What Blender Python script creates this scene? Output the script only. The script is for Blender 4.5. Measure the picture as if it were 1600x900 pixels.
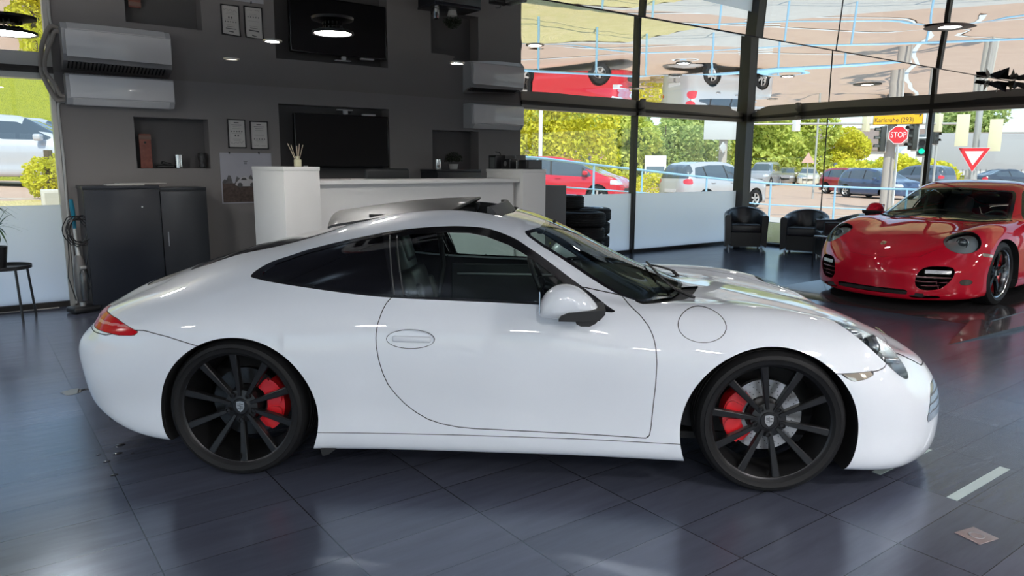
import bpy, bmesh, math, random
import numpy as np
from mathutils import Vector, Matrix
for o in list(bpy.data.objects): bpy.data.objects.remove(o)
SC = bpy.context.scene
COL = SC.collection
# ------------------------------------------------------------------ camera, world, sun, exposure
# room axes: X along the long rear facade (corner post at X=0), Y out through that facade (facade at Y=0), Z up
TH, PITCH, ROLL, EYE = math.radians(36.5624), 0.16635946, 0.00507809, (-11.86, -8.63, 1.45)
_r = Vector((math.cos(TH), -math.sin(TH), 0)); _h = Vector((math.sin(TH), math.cos(TH), 0)); _z = Vector((0, 0, 1))
_f = _h*math.cos(PITCH) - _z*math.sin(PITCH); _u = _h*math.sin(PITCH) + _z*math.cos(PITCH)
_rr = _r*math.cos(ROLL) + _u*math.sin(ROLL); _uu = -_r*math.sin(ROLL) + _u*math.cos(ROLL)
cd = bpy.data.cameras.new('camera'); cam = bpy.data.objects.new('camera', cd); COL.objects.link(cam)
M = Matrix.Identity(4)
for i in range(3):
    M[i][0] = _rr[i]; M[i][1] = _uu[i]; M[i][2] = -_f[i]; M[i][3] = EYE[i]
cam.matrix_world = M
cd.sensor_width = 36; cd.lens = 1147.93/1600*36; cd.clip_start = .05; cd.clip_end = 600
SC.camera = cam
w = bpy.data.worlds.new('world'); SC.world = w; w.use_nodes = True
nt = w.node_tree; nt.nodes.clear()
sky = nt.nodes.new('ShaderNodeTexSky'); sky.sky_type = 'NISHITA'; sky.sun_disc = False
sky.sun_elevation = math.radians(46); sky.sun_rotation = math.radians(200); sky.air_density = 1.0; sky.dust_density = .6; sky.ozone_density = 1.2
mx = nt.nodes.new('ShaderNodeMixRGB'); mx.blend_type = 'MIX'; mx.inputs[0].default_value = .45
mx.inputs[2].default_value = (3.6, 5.0, 6.6, 1)
bg = nt.nodes.new('ShaderNodeBackground'); bg.inputs[1].default_value = .20
out = nt.nodes.new('ShaderNodeOutputWorld')
nt.links.new(sky.outputs[0], mx.inputs[1]); nt.links.new(mx.outputs[0], bg.inputs[0]); nt.links.new(bg.outputs[0], out.inputs[0])
sd = bpy.data.lights.new('sun', 'SUN'); sd.energy = 3.5; sd.angle = math.radians(.6); sd.color = (1, .95, .86)
sun = bpy.data.objects.new('sun', sd); COL.objects.link(sun)
SUN_DIR = Vector((.42, .55, -.80))       # travels away from the camera side, down
sun.rotation_euler = SUN_DIR.to_track_quat('-Z', 'Y').to_euler(); sun.location = (0, 0, 30)
vs = SC.view_settings; vs.view_transform = 'Standard'; vs.look = 'None'; vs.exposure = 0.46; vs.gamma = 1.0; vs.use_curve_mapping = False
LAMP = 91.0
CEIL = 2.39
# ------------------------------------------------------------------ materials
MATS = {}
def mat(name, col=(.5, .5, .5), rough=.5, metal=0, coat=0, spec=.5, emit=None, es=1, alpha=None, noise=None, bump=None, ior=None):
    if name in MATS: return MATS[name]
    m = bpy.data.materials.new(name); m.use_nodes = True; n = m.node_tree.nodes; l = m.node_tree.links
    b = n['Principled BSDF']
    b.inputs['Base Color'].default_value = (*col, 1); b.inputs['Roughness'].default_value = rough; b.inputs['Metallic'].default_value = metal
    b.inputs['Coat Weight'].default_value = coat; b.inputs['Coat Roughness'].default_value = .02; b.inputs['Specular IOR Level'].default_value = spec
    if ior: b.inputs['IOR'].default_value = ior
    if emit: b.inputs['Emission Color'].default_value = (*emit, 1); b.inputs['Emission Strength'].default_value = es
    if noise:   # (scale, amount, second colour)
        tc = n.new('ShaderNodeTexCoord'); t = n.new('ShaderNodeTexNoise'); t.inputs['Scale'].default_value = noise[0]; t.inputs['Detail'].default_value = 5
        r = n.new('ShaderNodeValToRGB'); r.color_ramp.elements[0].position = .5-noise[1]; r.color_ramp.elements[1].position = .5+noise[1]
        r.color_ramp.elements[0].color = (*col, 1); r.color_ramp.elements[1].color = (*noise[2], 1)
        l.new(tc.outputs['Object'], t.inputs['Vector']); l.new(t.outputs['Fac'], r.inputs['Fac']); l.new(r.outputs['Color'], b.inputs['Base Color'])
    if bump:    # (scale, strength, distance)
        tc = n.new('ShaderNodeTexCoord'); t = n.new('ShaderNodeTexNoise'); t.inputs['Scale'].default_value = bump[0]; t.inputs['Detail'].default_value = 3
        bp = n.new('ShaderNodeBump'); bp.inputs['Strength'].default_value = bump[1]; bp.inputs['Distance'].default_value = bump[2]
        l.new(tc.outputs['Object'], t.inputs['Vector']); l.new(t.outputs['Fac'], bp.inputs['Height']); l.new(bp.outputs['Normal'], b.inputs['Normal'])
    MATS[name] = m; return m
def glass(name, tint=(1, 1, 1), refl=.08, rough=0.0):
    "thin pane: tinted see-through with a mirror-like sheen that grows at grazing angles"
    if name in MATS: return MATS[name]
    m = bpy.data.materials.new(name); m.use_nodes = True; n = m.node_tree.nodes; l = m.node_tree.links; n.clear()
    t = n.new('ShaderNodeBsdfTransparent'); t.inputs[0].default_value = (*tint, 1)
    g = n.new('ShaderNodeBsdfGlossy'); g.inputs['Roughness'].default_value = rough; g.inputs[0].default_value = (1, 1, 1, 1)
    lw = n.new('ShaderNodeLayerWeight'); lw.inputs['Blend'].default_value = .12
    mr = n.new('ShaderNodeMapRange'); mr.inputs['To Min'].default_value = refl*.5; mr.inputs['To Max'].default_value = min(1, refl*6)
    mx = n.new('ShaderNodeMixShader'); o = n.new('ShaderNodeOutputMaterial')
    l.new(lw.outputs['Fresnel'], mr.inputs['Value']); l.new(mr.outputs[0], mx.inputs[0]); l.new(t.outputs[0], mx.inputs[1]); l.new(g.outputs[0], mx.inputs[2]); l.new(mx.outputs[0], o.inputs[0])
    MATS[name] = m; return m
# ------------------------------------------------------------------ object helpers
def tag(o, label=None, cat=None, group=None, kind=None):
    if label: o['label'] = label
    if cat: o['category'] = cat
    if group: o['group'] = group
    if kind: o['kind'] = kind
    return o
def thing(name, label, cat, loc=(0, 0, 0), rz=0, group=None):
    o = bpy.data.objects.new(name, None); COL.objects.link(o); o.location = loc; o.rotation_euler = (0, 0, rz); o.empty_display_size = .1
    return tag(o, label, cat, group)
def mk(name, V, F, m, parent=None, smooth=None, N=None):
    me = bpy.data.meshes.new(name); me.from_pydata([tuple(map(float, v)) for v in V], [], [tuple(int(i) for i in f) for f in F])
    if isinstance(m, (list, tuple)):
        for q in m: me.materials.append(q)
    elif m: me.materials.append(m)
    me.update()
    if smooth is not None:
        me.polygons.foreach_set('use_smooth', [True]*len(me.polygons))
        if smooth < 179: me.set_sharp_from_angle(angle=math.radians(smooth))
    if N is not None:
        me.polygons.foreach_set('use_smooth', [True]*len(me.polygons))
        me.normals_split_custom_set_from_vertices([tuple(map(float, x)) for x in N])
    o = bpy.data.objects.new(name, me); COL.objects.link(o)
    if parent: o.parent = parent
    return o
class MB:
    def __init__(s): s.v = []; s.f = []; s.mi = []; s.cur = 0
    def add(s, V, F):
        b = len(s.v); s.v += [tuple(v) for v in V]; s.f += [tuple(i+b for i in f) for f in F]; s.mi += [s.cur]*len(F); return s
    def box(s, x0, x1, y0, y1, z0, z1, bev=0, rot=None, piv=None):
        if bev:
            bm = bmesh.new(); bmesh.ops.create_cube(bm, size=1)
            for v in bm.verts: v.co = Vector(((x0+x1)/2+v.co.x*(x1-x0), (y0+y1)/2+v.co.y*(y1-y0), (z0+z1)/2+v.co.z*(z1-z0)))
            bmesh.ops.bevel(bm, geom=bm.edges[:], offset=bev, segments=3, affect='EDGES', profile=.5)
            V = [v.co.copy() for v in bm.verts]; F = [[v.index for v in f.verts] for f in bm.faces]; bm.free()
        else:
            V = [Vector(p) for p in ((x0,y0,z0),(x1,y0,z0),(x1,y1,z0),(x0,y1,z0),(x0,y0,z1),(x1,y0,z1),(x1,y1,z1),(x0,y1,z1))]
            F = [(0,3,2,1),(4,5,6,7),(0,1,5,4),(1,2,6,5),(2,3,7,6),(3,0,4,7)]
        if rot is not None:
            pv = Vector(piv) if piv is not None else Vector(((x0+x1)/2, (y0+y1)/2, (z0+z1)/2)); V = [rot@(v-pv)+pv for v in V]
        return s.add(V, F)
    def tube(s, pts, r, n=10, cap=True, closed=False):
        pts = [Vector(p) for p in pts]; R = r if hasattr(r, '__len__') else [r]*len(pts); rings = []; up = None
        for i, p in enumerate(pts):
            a = pts[(i-1) % len(pts)] if (i > 0 or closed) else pts[i]; b = pts[(i+1) % len(pts)] if (i < len(pts)-1 or closed) else pts[i]
            d = (b-a).normalized()
            if up is None: up = Vector((0, 0, 1)) if abs(d.z) < .9 else Vector((1, 0, 0))
            x = d.cross(up).normalized(); y = x.cross(d).normalized(); up = y
            rings.append([p+(x*math.cos(t)+y*math.sin(t))*R[i] for t in [2*math.pi*k/n for k in range(n)]])
        V = [q for g in rings for q in g]; F = []; m = len(rings)
        for i in range(m if closed else m-1):
            j = (i+1) % m
            for k in range(n): F.append((i*n+k, i*n+(k+1) % n, j*n+(k+1) % n, j*n+k))
        if cap and not closed: F += [tuple(range(n))[::-1], tuple((m-1)*n+k for k in range(n))]
        return s.add(V, F)
    def cyl(s, c, r, h, n=24, axis='z', r2=None):
        r2 = r if r2 is None else r2; c = Vector(c); V = []
        for hh, rr in ((0, r), (h, r2)):
            for k in range(n):
                a = 2*math.pi*k/n; x, y = rr*math.cos(a), rr*math.sin(a)
                V.append(c+Vector({'z': (x, y, hh), 'y': (x, hh, y), 'x': (hh, x, y)}[axis]))
        F = [(k, (k+1) % n, n+(k+1) % n, n+k) for k in range(n)] + [tuple(range(n))[::-1], tuple(range(n, 2*n))]
        return s.add(V, F)
    def lathe(s, prof, n=48, c=(0, 0, 0), axis='z', a0=0, a1=2*math.pi):
        c = Vector(c); V = []; full = abs(a1-a0-2*math.pi) < 1e-6; m = n if full else n+1
        for k in range(m):
            a = a0+(a1-a0)*k/n
            for r, h in prof:
                x, y = r*math.cos(a), r*math.sin(a)
                V.append(c+Vector({'z': (x, y, h), 'y': (x, h, y), 'x': (h, x, y)}[axis]))
        q = len(prof); F = []
        for k in range(n):
            j = (k+1) % m
            for i in range(q-1): F.append((k*q+i, j*q+i, j*q+i+1, k*q+i+1))
        return s.add(V, F)
    def prism(s, pts, d, plane='xz', at=0):
        "polygon extruded by d along the missing axis, from coordinate `at`"
        V = []
        for dd in (at, at+d):
            for a, b in pts: V.append({'xz': (a, dd, b), 'xy': (a, b, dd), 'yz': (dd, a, b)}[plane])
        n = len(pts); F = [tuple(range(n)), tuple(range(n, 2*n))[::-1]] + [(k, n+k, n+(k+1) % n, (k+1) % n) for k in range(n)]
        return s.add(V, F)
    def ball(s, c, r, nu=16, nv=10, sc=(1, 1, 1)):
        V = []; F = []
        for j in range(nv+1):
            t = math.pi*j/nv
            for i in range(nu):
                p = 2*math.pi*i/nu; V.append((c[0]+r*sc[0]*math.sin(t)*math.cos(p), c[1]+r*sc[1]*math.sin(t)*math.sin(p), c[2]+r*sc[2]*math.cos(t)))
        for j in range(nv):
            for i in range(nu): F.append((j*nu+i, (j+1)*nu+i, (j+1)*nu+(i+1) % nu, j*nu+(i+1) % nu))
        return s.add(V, F)
    def build(s, name, m, parent=None, smooth=35, loc=None, rz=None):
        bm = bmesh.new(); vs_ = [bm.verts.new(v) for v in s.v]
        for f, mi in zip(s.f, s.mi):
            u = []
            for i in f:
                if vs_[i] not in u: u.append(vs_[i])
            if len(u) > 2:
                try: ff = bm.faces.new(u); ff.material_index = mi
                except ValueError: pass
        bmesh.ops.remove_doubles(bm, verts=bm.verts[:], dist=1e-6)
        bmesh.ops.recalc_face_normals(bm, faces=bm.faces[:])
        me = bpy.data.meshes.new(name); bm.to_mesh(me); bm.free()
        for q in (m if isinstance(m, (list, tuple)) else [m]): me.materials.append(q)
        me.polygons.foreach_set('use_smooth', [True]*len(me.polygons)); me.set_sharp_from_angle(angle=math.radians(smooth))
        o = bpy.data.objects.new(name, me); COL.objects.link(o)
        if parent: o.parent = parent
        if loc is not None: o.location = loc
        if rz is not None: o.rotation_euler = (0, 0, rz)
        return o
def struct(o): o['kind'] = 'structure'; return o
def copy_tree(o, parent=None):
    c = o.copy(); COL.objects.link(c); c.parent = parent if parent else o.parent
    for ch in o.children: copy_tree(ch, c)
    return c
def text(name, body, size, m, parent=None, loc=(0, 0, 0), rot=(0, 0, 0), depth=.002, align='CENTER', sx=1):
    cu = bpy.data.curves.new(name, 'FONT'); cu.body = body; cu.size = size; cu.extrude = depth; cu.align_x = align; cu.align_y = 'CENTER'
    o = bpy.data.objects.new(name, cu); COL.objects.link(o)
    dg = bpy.context.evaluated_depsgraph_get(); me = bpy.data.meshes.new_from_object(o.evaluated_get(dg)); me.name = name
    bpy.data.objects.remove(o); me.materials.clear(); me.materials.append(m)
    for v in me.vertices: v.co.x *= sx
    o = bpy.data.objects.new(name, me); COL.objects.link(o); o.location = loc; o.rotation_euler = rot
    if parent: o.parent = parent
    return o
# ------------------------------------------------------------------ car body surface: spline net + clipping
def _spl(t, Y, ts):
    "cubic spline with zero curvature ends, Y (n, k)"
    n = len(t); h = np.diff(t); A = np.zeros((n, n)); B = np.zeros((n, Y.shape[1])); A[0, 0] = A[-1, -1] = 1
    for i in range(1, n-1):
        A[i, i-1] = h[i-1]; A[i, i] = 2*(h[i-1]+h[i]); A[i, i+1] = h[i]
        B[i] = 6*((Y[i+1]-Y[i])/h[i] - (Y[i]-Y[i-1])/h[i-1])
    Mm = np.linalg.solve(A, B)
    k = np.clip(np.searchsorted(t, ts, side='right')-1, 0, n-2); a = (t[k+1]-ts)/h[k]; b = 1-a; hk = h[k]
    return a[:, None]*Y[k]+b[:, None]*Y[k+1]+((a**3-a)[:, None]*Mm[k]+(b**3-b)[:, None]*Mm[k+1])*(hk**2)[:, None]/6
def net_surface(P, du=.014, dv=.014):
    "P (ncol, nrow, 3): columns run rear centre -> side -> front centre, rows bottom -> roof centreline; returns half body y>=0"
    P = np.array(P, float); fl = np.array([1, -1, 1.])
    C, Rn = P.shape[:2]
    E = 3
    U = np.concatenate([P[1:E+1][::-1]*fl, P, P[-E-1:-1][::-1]*fl]); V = np.concatenate([U, U[:, -E-1:-1][:, ::-1]*fl], axis=1)
    tv = np.concatenate([[0], np.cumsum(np.sqrt(np.linalg.norm(np.diff(V, axis=1), axis=2)).mean(0)**2*1.0)])
    tu = np.concatenate([[0], np.cumsum(np.sqrt(np.linalg.norm(np.diff(V, axis=0), axis=2)).mean(1)**2*1.0)])
    us = np.concatenate([np.linspace(tu[i], tu[i+1], max(2, int(round((tu[i+1]-tu[i])/du)))+1)[:-1] for i in range(E, E+C-1)]+[[tu[E+C-1]]])
    vs2 = np.concatenate([np.linspace(tv[i], tv[i+1], max(2, int(round((tv[i+1]-tv[i])/dv)))+1)[:-1] for i in range(0, Rn-1)]+[[tv[Rn-1]]])
    n1, n2 = V.shape[:2]
    A = _spl(tv, V.transpose(1, 0, 2).reshape(n2, -1), vs2).reshape(len(vs2), n1, 3)
    S = _spl(tu, A.transpose(1, 0, 2).reshape(n1, -1), us).reshape(len(us), len(vs2), 3)
    S[0, :, 1] = 0; S[-1, :, 1] = 0; S[:, -1, 1] = 0
    # normals from the grid, mirrored across the centre plane
    G = np.concatenate([S[1:2]*fl, S, S[-2:-1]*fl]); G = np.concatenate([G, G[:, -2:-1]*fl], axis=1)
    dU = G[2:, :-1]-G[:-2, :-1]; dV = np.empty_like(S); dV[:, 1:] = G[1:-1, 2:]-G[1:-1, :-2]; dV[:, 0] = S[:, 1]-S[:, 0]
    N = np.cross(dV, dU); N /= np.linalg.norm(N, axis=2, keepdims=True)+1e-12
    if N[len(us)//2, len(vs2)//2] @ np.array([0, 1, .3]) < 0: N = -N
    nu, nv = S.shape[:2]; idx = np.arange(nu*nv).reshape(nu, nv)
    F = np.stack([idx[:-1, :-1], idx[:-1, 1:], idx[1:, 1:], idx[1:, :-1]], -1).reshape(-1, 4)
    return Piece(S.reshape(-1, 3), N.reshape(-1, 3), F.tolist())
class Piece:
    def __init__(s, V, N, F): s.V = np.asarray(V, float).reshape(-1, 3); s.N = np.asarray(N, float).reshape(-1, 3); s.F = F
    def clean(s):
        if not s.F: return Piece(np.zeros((0, 3)), np.zeros((0, 3)), [])
        used = np.unique(np.concatenate([np.array(f) for f in s.F])); mp = -np.ones(len(s.V), int); mp[used] = np.arange(len(used))
        return Piece(s.V[used], s.N[used], [[int(mp[i]) for i in f] for f in s.F])
    def off(s, d): return Piece(s.V+s.N*d, s.N, s.F)
    def mirror(s): k = np.array([1, -1, 1.]); return Piece(s.V*k, s.N*k, [f[::-1] for f in s.F])
    def join(s, o): n = len(s.V); return Piece(np.concatenate([s.V, o.V]), np.concatenate([s.N, o.N]), s.F+[[i+n for i in f] for f in o.F])
    def both(s): return s.join(s.mirror())
    def map(s, fn): return Piece(fn(s.V), s.N, s.F)
def split(p, fn):
    "cut a piece along fn(V)=0 -> (inside fn<0, outside fn>0)"
    if not p.F: return p, p
    d = fn(p.V); d = np.where(np.abs(d) < 1e-7, 1e-7, d); neg = d < 0
    V = list(p.V); N = list(p.N); fi, fo = [], []; cache = {}
    def cut(a, b):
        k = (a, b) if a < b else (b, a)
        if k not in cache:
            t = d[a]/(d[a]-d[b]); V.append(p.V[a]*(1-t)+p.V[b]*t); n = p.N[a]*(1-t)+p.N[b]*t; N.append(n/(np.linalg.norm(n)+1e-12)); cache[k] = len(V)-1
        return cache[k]
    for f in p.F:
        s = [neg[i] for i in f]
        if all(s): fi.append(f); continue
        if not any(s): fo.append(f); continue
        a_, b_ = [], []
        m = len(f)
        for q in range(m):
            i, j = f[q], f[(q+1) % m]
            (a_ if neg[i] else b_).append(i)
            if neg[i] != neg[j]: c = cut(i, j); a_.append(c); b_.append(c)
        if len(a_) > 2: fi.append(a_)
        if len(b_) > 2: fo.append(b_)
    V = np.array(V); N = np.array(N)
    return Piece(V, N, fi).clean(), Piece(V, N, fo).clean()
def carve(p, fn, w=.0022):
    "-> inside, gap band, outside"
    a, r = split(p, lambda V: fn(V)+w); g, o = split(r, lambda V: fn(V)-w); return a, g, o
def smooth_poly(pts, n=8, closed=True):
    P = np.array(pts, float); m = len(P); o = []
    for i in range(m if closed else m-1):
        p0, p1, p2, p3 = P[(i-1) % m] if (closed or i > 0) else P[i], P[i], P[(i+1) % m], P[(i+2) % m] if (closed or i < m-2) else P[(i+1) % m]
        for k in range(n):
            t = k/n; o.append(.5*((2*p1)+(-p0+p2)*t+(2*p0-5*p1+4*p2-p3)*t*t+(-p0+3*p1-3*p2+p3)*t**3))
    if not closed: o.append(P[-1])
    return np.array(o)
def sdf(poly):
    P = np.array(poly, float); A = P; B = np.roll(P, -1, 0)
    def f(q):
        x, y = q[:, 0], q[:, 1]; best = np.full(len(x), 1e9); ins = np.zeros(len(x), bool)
        lo = P.min(0)-.05; hi = P.max(0)+.05; m = (x > lo[0]) & (x < hi[0]) & (y > lo[1]) & (y < hi[1]); r = np.full(len(x), .05)
        xm, ym = x[m], y[m]; bm_ = np.full(len(xm), 1e9); im = np.zeros(len(xm), bool)
        for a, b in zip(A, B):
            e = b-a; L = e@e
            if L < 1e-14: continue
            t = np.clip(((xm-a[0])*e[0]+(ym-a[1])*e[1])/L, 0, 1); bm_ = np.minimum(bm_, (xm-a[0]-t*e[0])**2+(ym-a[1]-t*e[1])**2)
            c = (a[1] > ym) != (b[1] > ym); 
            if c.any():
                with np.errstate(divide='ignore', invalid='ignore'): xi = a[0]+(ym-a[1])*e[0]/e[1] if e[1] != 0 else np.full(len(ym), 1e9)
                im ^= c & (xm < xi)
        bm_ = np.sqrt(bm_); r[m] = np.where(im, -bm_, bm_); return r
    return f
def side_f(poly, ymin=.3, s=True, n=8):
    g = sdf(smooth_poly(poly, n) if s else poly)
    return lambda V: np.maximum(g(V[:, [0, 2]]), ymin-V[:, 1])
def top_f(poly, zmin=.5, s=True, n=8):
    P = np.array(poly, float); g = sdf(smooth_poly(P, n) if s else P)
    return lambda V: np.maximum(g(V[:, [0, 1]]), zmin-V[:, 2])
def front_f(poly, xmin=2.6, s=True, n=8, sgn=1):
    g = sdf(smooth_poly(poly, n) if s else poly)
    return lambda V: np.maximum(g(V[:, [1, 2]]), (xmin-V[:, 0])*sgn)
def dir_f(c, ax, ay, a, b, pw=2.0):
    "superellipse in the plane through c spanned by ax, ay"
    c = np.array(c, float); ax = np.array(ax, float); ax /= np.linalg.norm(ax); ay = np.array(ay, float); ay -= ax*(ay@ax); ay /= np.linalg.norm(ay); nn = np.cross(ax, ay)
    def f(V):
        q = V-c; r = (np.abs(q@ax/a)**pw+np.abs(q@ay/b)**pw)**(1/pw); d = (r-1)*min(a, b)
        return np.maximum(d, np.abs(q@nn)-.35)
    return f
def circ_f(cx, cz, r, ymin=.4):
    return lambda V: np.maximum(np.hypot(V[:, 0]-cx, V[:, 2]-cz)-r, ymin-V[:, 1])
def flange(p, fn, vec, eps=2e-4, m=1):
    "skirt from the cut edge of p (where fn~0) moved by vec(V)"
    d = np.abs(fn(p.V)); cnt = {}
    for f in p.F:
        for i in range(len(f)):
            a, b = f[i], f[(i+1) % len(f)]; k = (min(a, b), max(a, b)); cnt[k] = cnt.get(k, 0)+1
    E_ = [k for k, c in cnt.items() if c == 1 and d[k[0]] < eps and d[k[1]] < eps]
    V = []; F = []
    W = vec(p.V)
    for a, b in E_:
        n = len(V); V += [p.V[a], p.V[b], W[b], W[a]]; F.append([n, n+1, n+2, n+3])
    return V, F
def emit_piece(name, p, m, parent, off=0):
    if off: p = p.off(off)
    return mk(name, p.V, p.F, m, parent, N=p.N)
def ray_y(p, x, z, n=6):
    "surface half-width at side-view point"
    d = (p.V[:, 0]-x)**2+(p.V[:, 2]-z)**2*1.0; d = np.where(p.V[:, 1] > .3, d, 1e3); k = np.argsort(d)[:n]; w_ = 1/(d[k]+1e-6); return float((p.V[k, 1]*w_).sum()/w_.sum())
def ray_z(p, x, y, n=6):
    d = (p.V[:, 0]-x)**2+(p.V[:, 1]-y)**2; d = np.where(p.V[:, 2] > .5, d, 1e3); k = np.argsort(d)[:n]; w_ = 1/(d[k]+1e-6); return float((p.V[k, 2]*w_).sum()/w_.sum())
# ------------------------------------------------------------------ room shell
def floor_mat():
    m = bpy.data.materials.new('slate_tiles'); m.use_nodes = True; n = m.node_tree.nodes; l = m.node_tree.links; b = n['Principled BSDF']
    g = n.new('ShaderNodeNewGeometry'); sp = n.new('ShaderNodeSeparateXYZ'); l.new(g.outputs['Position'], sp.inputs[0])
    def mth(op, a, bb=None):
        q = n.new('ShaderNodeMath'); q.operation = op
        for i, v in enumerate((a, bb)):
            if v is None: continue
            if isinstance(v, (int, float)): q.inputs[i].default_value = v
            else: l.new(v, q.inputs[i])
        return q.outputs[0]
    u = mth('DIVIDE', mth('ADD', sp.outputs[0], 11.414+58.9), .589); v = mth('DIVIDE', mth('ADD', sp.outputs[1], 7.098+58.6), .293)
    def line(c, per, wdt):
        f = mth('FRACT', c); return mth('LESS_THAN', mth('MINIMUM', f, mth('SUBTRACT', 1.0, f)), wdt/per)
    j = mth('MAXIMUM', line(u, .589, .0022), line(v, .293, .0016))
    cb = n.new('ShaderNodeCombineXYZ'); l.new(mth('FLOOR', u), cb.inputs[0]); l.new(mth('FLOOR', v), cb.inputs[1])
    wn = n.new('ShaderNodeTexWhiteNoise'); wn.noise_dimensions = '2D'; l.new(cb.outputs[0], wn.inputs['Vector'])
    mp_ = n.new('ShaderNodeMapping'); mp_.inputs['Scale'].default_value = (1.2, 9, 1); l.new(g.outputs['Position'], mp_.inputs[0])
    t = n.new('ShaderNodeTexNoise'); t.inputs['Scale'].default_value = 1.6; t.inputs['Detail'].default_value = 7; t.inputs['Roughness'].default_value = .65; l.new(mp_.outputs[0], t.inputs['Vector'])
    t2 = n.new('ShaderNodeTexNoise'); t2.inputs['Scale'].default_value = .7; t2.inputs['Detail'].default_value = 3; l.new(g.outputs['Position'], t2.inputs['Vector'])
    val = mth('ADD', mth('MULTIPLY', t.outputs['Fac'], .5), mth('MULTIPLY', wn.outputs['Value'], .25))
    r = n.new('ShaderNodeValToRGB'); r.color_ramp.elements[0].color = (.042, .048, .070, 1); r.color_ramp.elements[1].color = (.100, .108, .150, 1); r.color_ramp.elements[0].position = .1; r.color_ramp.elements[1].position = .7
    l.new(val, r.inputs[0])
    mx = n.new('ShaderNodeMixRGB'); l.new(j, mx.inputs[0]); l.new(r.outputs[0], mx.inputs[1]); mx.inputs[2].default_value = (.012, .012, .014, 1); l.new(mx.outputs[0], b.inputs['Base Color'])
    rg = mth('ADD', mth('ADD', .10, mth('MULTIPLY', t.outputs['Fac'], .14)), mth('MULTIPLY', t2.outputs['Fac'], .10)); l.new(rg, b.inputs['Roughness'])
    bp = n.new('ShaderNodeBump'); bp.inputs['Strength'].default_value = .25; bp.inputs['Distance'].default_value = .004
    l.new(mth('SUBTRACT', t.outputs['Fac'], mth('MULTIPLY', j, 1.0)), bp.inputs['Height']); l.new(bp.outputs['Normal'], b.inputs['Normal'])
    b.inputs['Specular IOR Level'].default_value = 1.0; b.inputs['Specular Tint'].default_value = (.50, .72, 1, 1)  # blue tint puts the windows' bluish sheen into the tile gloss
    return m
XL, YB = -17.5, -16.5
b = MB(); b.box(XL, 0, YB, 0, -.12, 0); struct(b.build('floor', floor_mat()))
mirror = mat('stretch_ceiling', (.84, .81, .79), .0, 1.0)
def bulge(x, y, lamps):
    e = max(0, 1-abs(y)/1.6)
    z = .0003*math.sin(x*2.1+math.sin(y*1.3)*1.5)*(1+5.0*e)+.0002*math.sin(y*3.1+x*.9)+.0001*math.sin(x*5.2+y*2.2)
    z += .006*e*e*math.sin(y*2.2) + .0012*e*math.sin(x*3.3+1)
    z -= .07*math.exp(-abs(y)/.35)+.07*math.exp(-abs(x)/.35)*(1-math.exp(-abs(y)/.35))
    ex = max(0, 1-abs(x)/1.2); z += .002*ex*ex*math.sin(y*2.6+.5)
    for lx, ly in lamps:
        d2 = (x-lx)**2+(y-ly)**2
        if d2 < 1.0: z -= .0025*math.exp(-d2/.05)
    return z
SPOTS = [(-9.822, -2.74, 1), (-9.78, -1.508, .5), (-8.025, -2.574, 1), (-8.104, -3.857, 1), (-6.38, -3.896, 1), (-5.731, -3.23, 0), (-4.727, -3.894, 1), (-3.332, -4.02, 2), (-6.635, -6.325, 2), (-5.0, -2.0, .5), (-2.5, -2.2, .5)]
def ceil_panel(name, x0, x1, y0, y1, zf, step=.07, wob=True):
    nx = int((x1-x0)/step); ny = int((y1-y0)/step); V = []; lam = [(a, c) for a, c, k in SPOTS]
    for i in range(nx+1):
        for j in range(ny+1):
            x = x0+(x1-x0)*i/nx; y = y0+(y1-y0)*j/ny; near = [p for p in lam if abs(p[0]-x) < 1 and abs(p[1]-y) < 1]
            e = min(1, (y1-y)/.05, (y-y0)/.05); V.append((x, y, zf(y)+(bulge(x, y, near) if wob else 0)))
    F = [(i*(ny+1)+j, i*(ny+1)+j+1, (i+1)*(ny+1)+j+1, (i+1)*(ny+1)+j) for i in range(nx) for j in range(ny)]
    return struct(mk(name, V, F, mirror, None, 180))
SEAM = -5.15
ceil_panel('ceiling', XL, 0, SEAM, 0, lambda y: CEIL)
TILT = .0365
zB = lambda y: CEIL-(SEAM-y)*TILT
ceil_panel('ceiling_front', XL, 0, -8.75, SEAM-.004, zB, .10)
b = MB(); b.box(XL, 0, YB, -8.75, 2.6, 2.7); b.box(XL-.2, .4, YB-3.5, 3.0 if False else .25, 2.72, 3.0); struct(b.build('ceiling_rear_sunshade', [mirror, mirror]))  # roof slab out of view; rear overhang added to keep sun off the floor
b = MB(); b.box(XL, 0, SEAM-.010, SEAM, CEIL-.004, CEIL+.1); b.box(XL, 0, -8.77, -8.75, 2.2, 2.62); struct(b.build('trim_1', mat('seam_dark', (.05, .04, .035), .5)))
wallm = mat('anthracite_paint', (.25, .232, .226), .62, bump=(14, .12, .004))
darkm = mat('niche_back', (.11, .105, .105), .6)  # recess backs, darker than the wall face
# rear wall with its three recesses: rectangles left around the openings
X0, X1 = -11.05, -5.32
b = MB()
N1, NT, N2 = (-10.37, -9.63, 1.39, 1.922), (-8.84, -7.42, 1.20, 2.135), (-6.79, -6.05, 1.37, 1.90)
def holes(b, x0, x1, z0, z1, hs, y0, y1):
    xs = x0
    for a, c, lo, hi in sorted(hs):
        b.box(xs, a, y0, y1, z0, z1); b.box(a, c, y0, y1, z0, lo); b.box(a, c, y0, y1, hi, z1); xs = c
    b.box(xs, x1, y0, y1, z0, z1)
holes(b, X0, X1, 0, CEIL+.02, [N1, NT, N2], 0, .22); b.box(X0, X1, .22, .32, 0, CEIL+.02); struct(b.build('wall_back', wallm))
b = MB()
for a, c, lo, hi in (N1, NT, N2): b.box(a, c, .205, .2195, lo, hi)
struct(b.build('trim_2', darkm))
frame = mat('bronze_frame', (.035, .030, .027), .38, .3); alu = mat('light_frame', (.50, .49, .46), .4, .4)
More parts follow.
